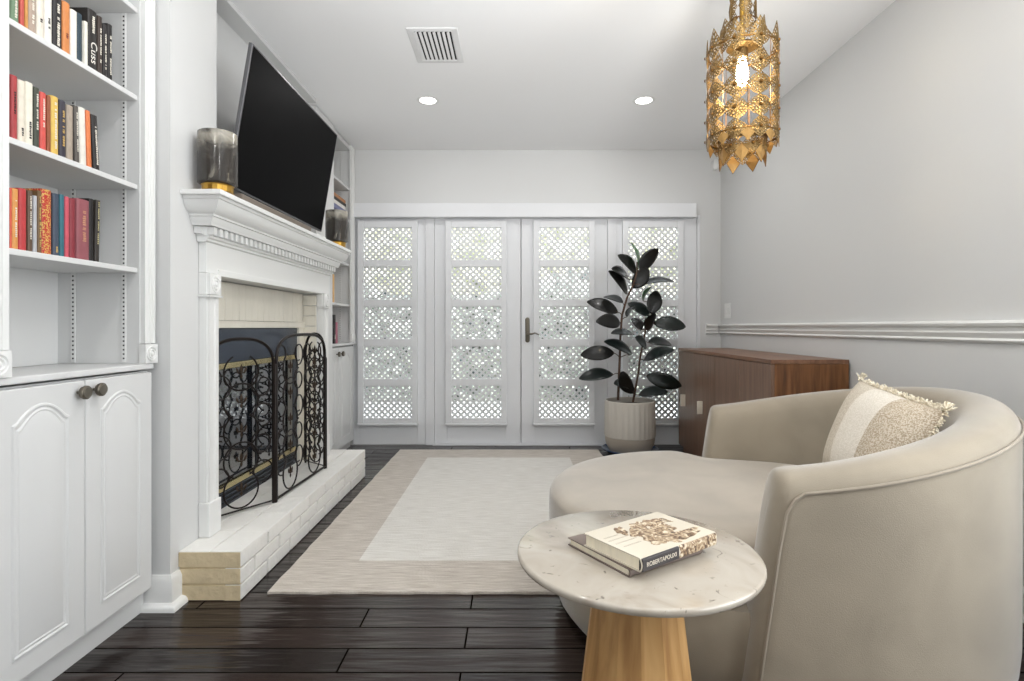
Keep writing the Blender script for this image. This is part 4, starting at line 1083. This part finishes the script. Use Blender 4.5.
m = MB(); m.T = T2; m.box(.1065, .2235, -.0064, .003, .001, .025); m.build('spine_art', am, r2, bevel=.003)
ux = T2.to_3x3()
R = ux @ Matrix(((1, 0, 0), (0, 0, -1), (0, 1, 0)))
make_text('spine_lettering', 'MEDIEVALISTA', .0125, rgb(206, 196, 180), None, r2, tuple(T2 @ Vector((.054, -.0068, .0125))), R) if False else None
R3 = ux @ Matrix(((1, 0, 0), (0, 0, -1), (0, 1, 0)))
make_text('spine_lettering', 'ROBERTAPOUXI', .0115, rgb(206, 196, 180), None, r2, tuple(T2 @ Vector((.054, -.0069, .0125))), R3)
m = MB(); m.T = T2; rr = random.Random(3)
for (y_, x0_, x1_) in ((.100, .012, .05), (.085, .010, .060), (.068, .012, .066), (.05, .016, .06)):
    x = x0_
    while x < x1_:
        w_ = rr.uniform(.002, .005); m.box(y_*0+.010+(.12-y_)*.18+rr.uniform(0, .002)+x*.0+.0, .0, 0, 0, 0, 0) if False else m.box(x, x+w_*.7, y_, y_+.0035, .0261, .0264); x += w_+.0012
m.build('cover_lettering', mat('faint_print', rgb(176, 166, 152), .6), r2)

# ---------------------------------------------------------------- pendant lantern
LX, LY = .83, 2.0
ln = thing('pendant_lantern', 'pierced gold pendant lantern with a lit bulb hanging from the ceiling', 'pendant light', (LX, LY, ZC-.9))
toc = math.atan2(-LY, -LX)       # angle from the lantern towards the viewer
LR = .119
def rod(pts, r, name, material, parent=ln, n=8): m = MB(); m.tube(pts, r, n); return m.build(name, material, parent, smooth=60)
def hoop(R, z, rr_, name='hoop', material='antiqued'):
    m = MB(); m.tube([(LX+R*math.cos(a), LY+R*math.sin(a), z) for a in [2*PI*k/48 for k in range(48)]], rr_, 6, closed=True); return m.build(name, M[material], ln, smooth=60)
def band(R, z0, z1, name='band', material='antique'):
    m = MB(); m.lathe([(R, z0), (R+.003, z0), (R+.003, z1), (R, z1), (R, z0)], (LX, LY, 0), 'z', 48, cap=False); return m.build(name, M[material], ln)
hoop(LR+.002, 1.976, .0028); hoop(LR+.002, 1.663, .0028); hoop(.082, 1.655, .003); band(.078, 1.645, 1.667)
hoop(.045, 2.085, .0025); hoop(.045, 2.33, .0025)
rod([(LX, LY, 2.0), (LX, LY, 2.42)], .008, 'rod', M['gold'])
m = MB(); m.lathe([(.001, 2.42), (.06, 2.42), (.062, 2.43), (.062, 2.4395), (.001, 2.4395)], (LX, LY, 0), 'z', 32, cap=False); m.build('ceiling_rose', M['antique'], ln, smooth=40)
m = MB(); m.lathe([(.001, 2.0), (.05, 1.998), (.055, 1.99), (.02, 1.985), (.018, 1.955), (.001, 1.955)], (LX, LY, 0), 'z', 24, cap=False); m.build('socket', M['antique'], ln, smooth=40)
m = MB(); m.lathe([(.001, 1.958), (.012, 1.956), (.014, 1.94), (.021, 1.91), (.021, 1.875), (.014, 1.855), (.001, 1.848)], (LX, LY, 0), 'z', 20, cap=False); m.build('bulb', M['bulb'], ln, smooth=60)
def medallion(R, ang, zc, rz, material='antique', parent=ln, holes=True, pointed=0, wide=1.0, center=True):
    m = MB(); na, nr = 40, 12; ra = rz*wide
    def shape(a):     # lobed lozenge with points left, right, up, down
        return (.82+.18*abs(math.cos(2*a))**9)*(1+.02*math.cos(16*a))
    def P_(ri, ai):
        a = 2*PI*ai/na; q = ri/nr*shape(a); s = ra*q*math.cos(a); h = rz*q*math.sin(a)
        if pointed and h > 0: h *= 1+pointed*abs(math.sin(a))**3
        if pointed < 0 and h < 0: h *= 1-pointed*abs(math.sin(a))**3
        t = ang+s/R; d = R+.001+.004*(1-(ri/nr)**2)
        return (LX+d*math.cos(t), LY+d*math.sin(t), zc+h)
    vs = [P_(ri, ai) for ri in range(nr+1) for ai in range(na)]; fs_ = []
    for ri in range(nr):
        for ai in range(na):
            hole = False
            if holes:
                if ri in (3, 4) and ai % 2 == 0: hole = True
                if ri in (6, 7) and ai % 4 in (0, 1): hole = True
                if ri in (9, 10) and ai % 2 == 1: hole = True
            if not hole:
                b2 = (ai+1) % na; fs_.append((ri*na+ai, ri*na+b2, (ri+1)*na+b2, (ri+1)*na+ai))
    m.add(vs, fs_); o = m.build('medallion', M[material], parent, solid=.0014)
    if center:
        m = MB(); p = Vector((LX+(R+.008)*math.cos(ang), LY+(R+.008)*math.sin(ang), zc)); q = p+Vector((math.cos(ang), math.sin(ang), 0))*.004
        m.tube([p, q], [.0065, .004], 8); m.build('rivet', M['antiqued'], o, smooth=40)
    return o
STEP = 2*PI/9; A0 = toc-math.radians(11.5)
for k in range(9):
    a = A0-k*STEP if False else A0+k*STEP
    for z in (1.893, 1.815, 1.737): medallion(LR, a, z, .0395, wide=1.13)
    medallion(LR, a, 1.976, .040, wide=1.04, pointed=.7)
    medallion(LR, a, 1.664, .036, wide=1.02)
for k in range(9):   # amber drops between the lowest medallions
    a = A0+(k+.5)*STEP; m = MB(); R = LR+.001
    pts = [(a, 1.662), (a+.2, 1.646), (a+.0, 1.615), (a-.2, 1.646)]
    m.loft([[(LX+(R+d)*math.cos(t), LY+(R+d)*math.sin(t), z) for t, z in pts] for d in (0, .0015)]); m.build('drop', M['amber'], ln)
    m = MB(); m.tube([(LX+(LR+.002)*math.cos(a-STEP/2*0), LY+(LR+.002)*math.sin(a), 1.663), (LX+(LR+.002)*math.cos(a), LY+(LR+.002)*math.sin(a), 1.976)], .0012, 5); m.build('upright_wire', M['antiqued'], ln)
for k in range(7):
    a = toc-math.radians(27)+k*2*PI/7
    medallion(.078, a, 1.620, .033, wide=1.0)
    aa = a+PI/7; m = MB(); R = .079
    pts = [(aa, 1.622), (aa+.30, 1.592), (aa, 1.556), (aa-.30, 1.592)]
    m.loft([[(LX+(R+d)*math.cos(t), LY+(R+d)*math.sin(t), z) for t, z in pts] for d in (0, .0015)]); m.build('drop', M['amber'], ln)
m = MB()
for k in range(7):
    aa = toc-math.radians(27)+k*2*PI/7+PI/7; R = .080
    pts = [(aa, 1.622), (aa+.31, 1.592), (aa, 1.555), (aa-.31, 1.592)]
    m.tube([(LX+R*math.cos(t), LY+R*math.sin(t), z) for t, z in pts], .0013, 5, closed=True)
m.build('drop_edging', M['antiqued'], ln)
for k in range(3):
    a = toc+1.2+k*2*PI/3; m = MB(); m.tube([(LX+LR*math.cos(a), LY+LR*math.sin(a), 1.976), (LX+.05*math.cos(a), LY+.05*math.sin(a), 2.085), (LX+.045*math.cos(a), LY+.045*math.sin(a), 2.33), (LX+.01*math.cos(a), LY+.01*math.sin(a), 2.42)], .0025, 6); m.build('strut', M['antique'], ln, smooth=60)
for k in range(5):    # pierced neck
    for z in (2.125, 2.195, 2.265): medallion(.043, toc+.3+k*2*PI/5, z, .034, wide=.75, center=False)
for k in range(6): medallion(.075, toc+.2+k*2*PI/6, 2.03, .036, wide=1.0, pointed=.5, center=False)
lp = bpy.data.lights.new('lantern_lamp', 'POINT'); lp.energy = 4.2; lp.color = (1, .80, .5); lp.shadow_soft_size = .03
lo = bpy.data.objects.new('lantern_lamp', lp); lo.location = (LX, LY, 1.825); C.objects.link(lo)

# ---------------------------------------------------------------- ceiling fittings and small wall items
LBL = {0: 'lit round recessed ceiling light, left of the two near the doors', 1: 'lit round recessed ceiling light, right of the two near the doors'}
for i, (x, y) in enumerate(DOWN[:2]):
    r = thing('recessed_light', LBL[i], 'ceiling light', (x, y, ZC-.01), 'recessed ceiling lights')
    m = MB(); m.lathe([(.052, -.001), (.066, -.001), (.072, 0), (.052, 0)], (x, y, ZC-.0005), 'z', 40, cap=False); m.build('trim_ring', M['plastic'], r, smooth=40)
    m = MB(); m.lathe([(.001, -.006), (.04, -.0055), (.0515, -.0015), (.0515, -.0008), (.001, -.0008)], (x, y, ZC), 'z', 40, cap=False); m.build('diffuser', M['led'], r, smooth=40)
    for l in [o for o in C.objects if o.type == 'LIGHT' and abs(o.location.x-x) < .01 and abs(o.location.y-y) < .01]: l.location.z = ZC-.012
v = thing('ceiling_vent', 'white rectangular slatted air vent in the ceiling', 'vent', (-.405, 2.865, ZC-.01))
vx0, vx1, vy0, vy1 = -.531, -.278, 2.687, 3.043
m = MB(); frame = .034
def lp_(i_, z): return [(vx0+i_, vy0+i_, z), (vx1-i_, vy0+i_, z), (vx1-i_, vy1-i_, z), (vx0+i_, vy1-i_, z)]
m.loft([lp_(0, ZC-.0005), lp_(.003, ZC-.004), lp_(frame-.006, ZC-.006), lp_(frame, ZC-.003), lp_(frame, ZC-.0005)], True, False, False); m.build('frame', M['vent'], v)
MB().box(vx0+frame, vx1-frame, vy0+frame, vy1-frame, ZC-.0012, ZC-.0004).build('dark_backing', mat('duct_dark', rgb(38, 38, 40), .9), v)
ns = 8; wv = (vx1-vx0-2*frame)/ns
for k in range(ns):
    x = vx0+frame+wv*k
    m = MB(); m.prism([(x+.0005, ZC-.0065), (x+.0135, ZC-.0022), (x+.0145, ZC-.0032), (x+.0012, ZC-.0080)], 'y', vy0+frame, vy1-frame); m.build('slat', M['vent'], v)
m = MB().box(1.628, 1.683, YB-.028, YB, 2.18, 2.245)
m = MB(); c_ = (px(715), YB, pz(165.5)); 
m.loft([[(c_[0]+(.030*s)*math.cos(a), YB-d, c_[2]+(.045+.0)*s*(1 if True else 0)*math.copysign(abs(math.sin(a))**.6, math.sin(a))) for a in [2*PI*k/24 for k in range(24)]] for s, d in ((1, 0), (1, .02), (.85, .034), (.5, .04))])
tag(m.build('motion_sensor', M['plastic'], smooth=40), 'small white motion sensor high on the wall corner beside the lantern', 'sensor')
m = MB(); m.box(XR-.006, XR, 4.30, 4.44, 1.045, 1.175); sw = m
r = thing('light_switch', 'white switch plate on the right wall just above the rail', 'switch', (XR-.004, 4.40, 1.04))
MB().box(XR-.006, XR-.0005, 4.335, 4.455, 1.045, 1.165).build('plate', M['plastic'], r, bevel=.002)
for q in (4.362, 4.408): MB().box(XR-.010, XR-.006, q, q+.022, 1.078, 1.132).build('rocker', M['plastic'], r, bevel=.001)

for o in list(bpy.data.objects):
    if '_o' in o: del o['_o']
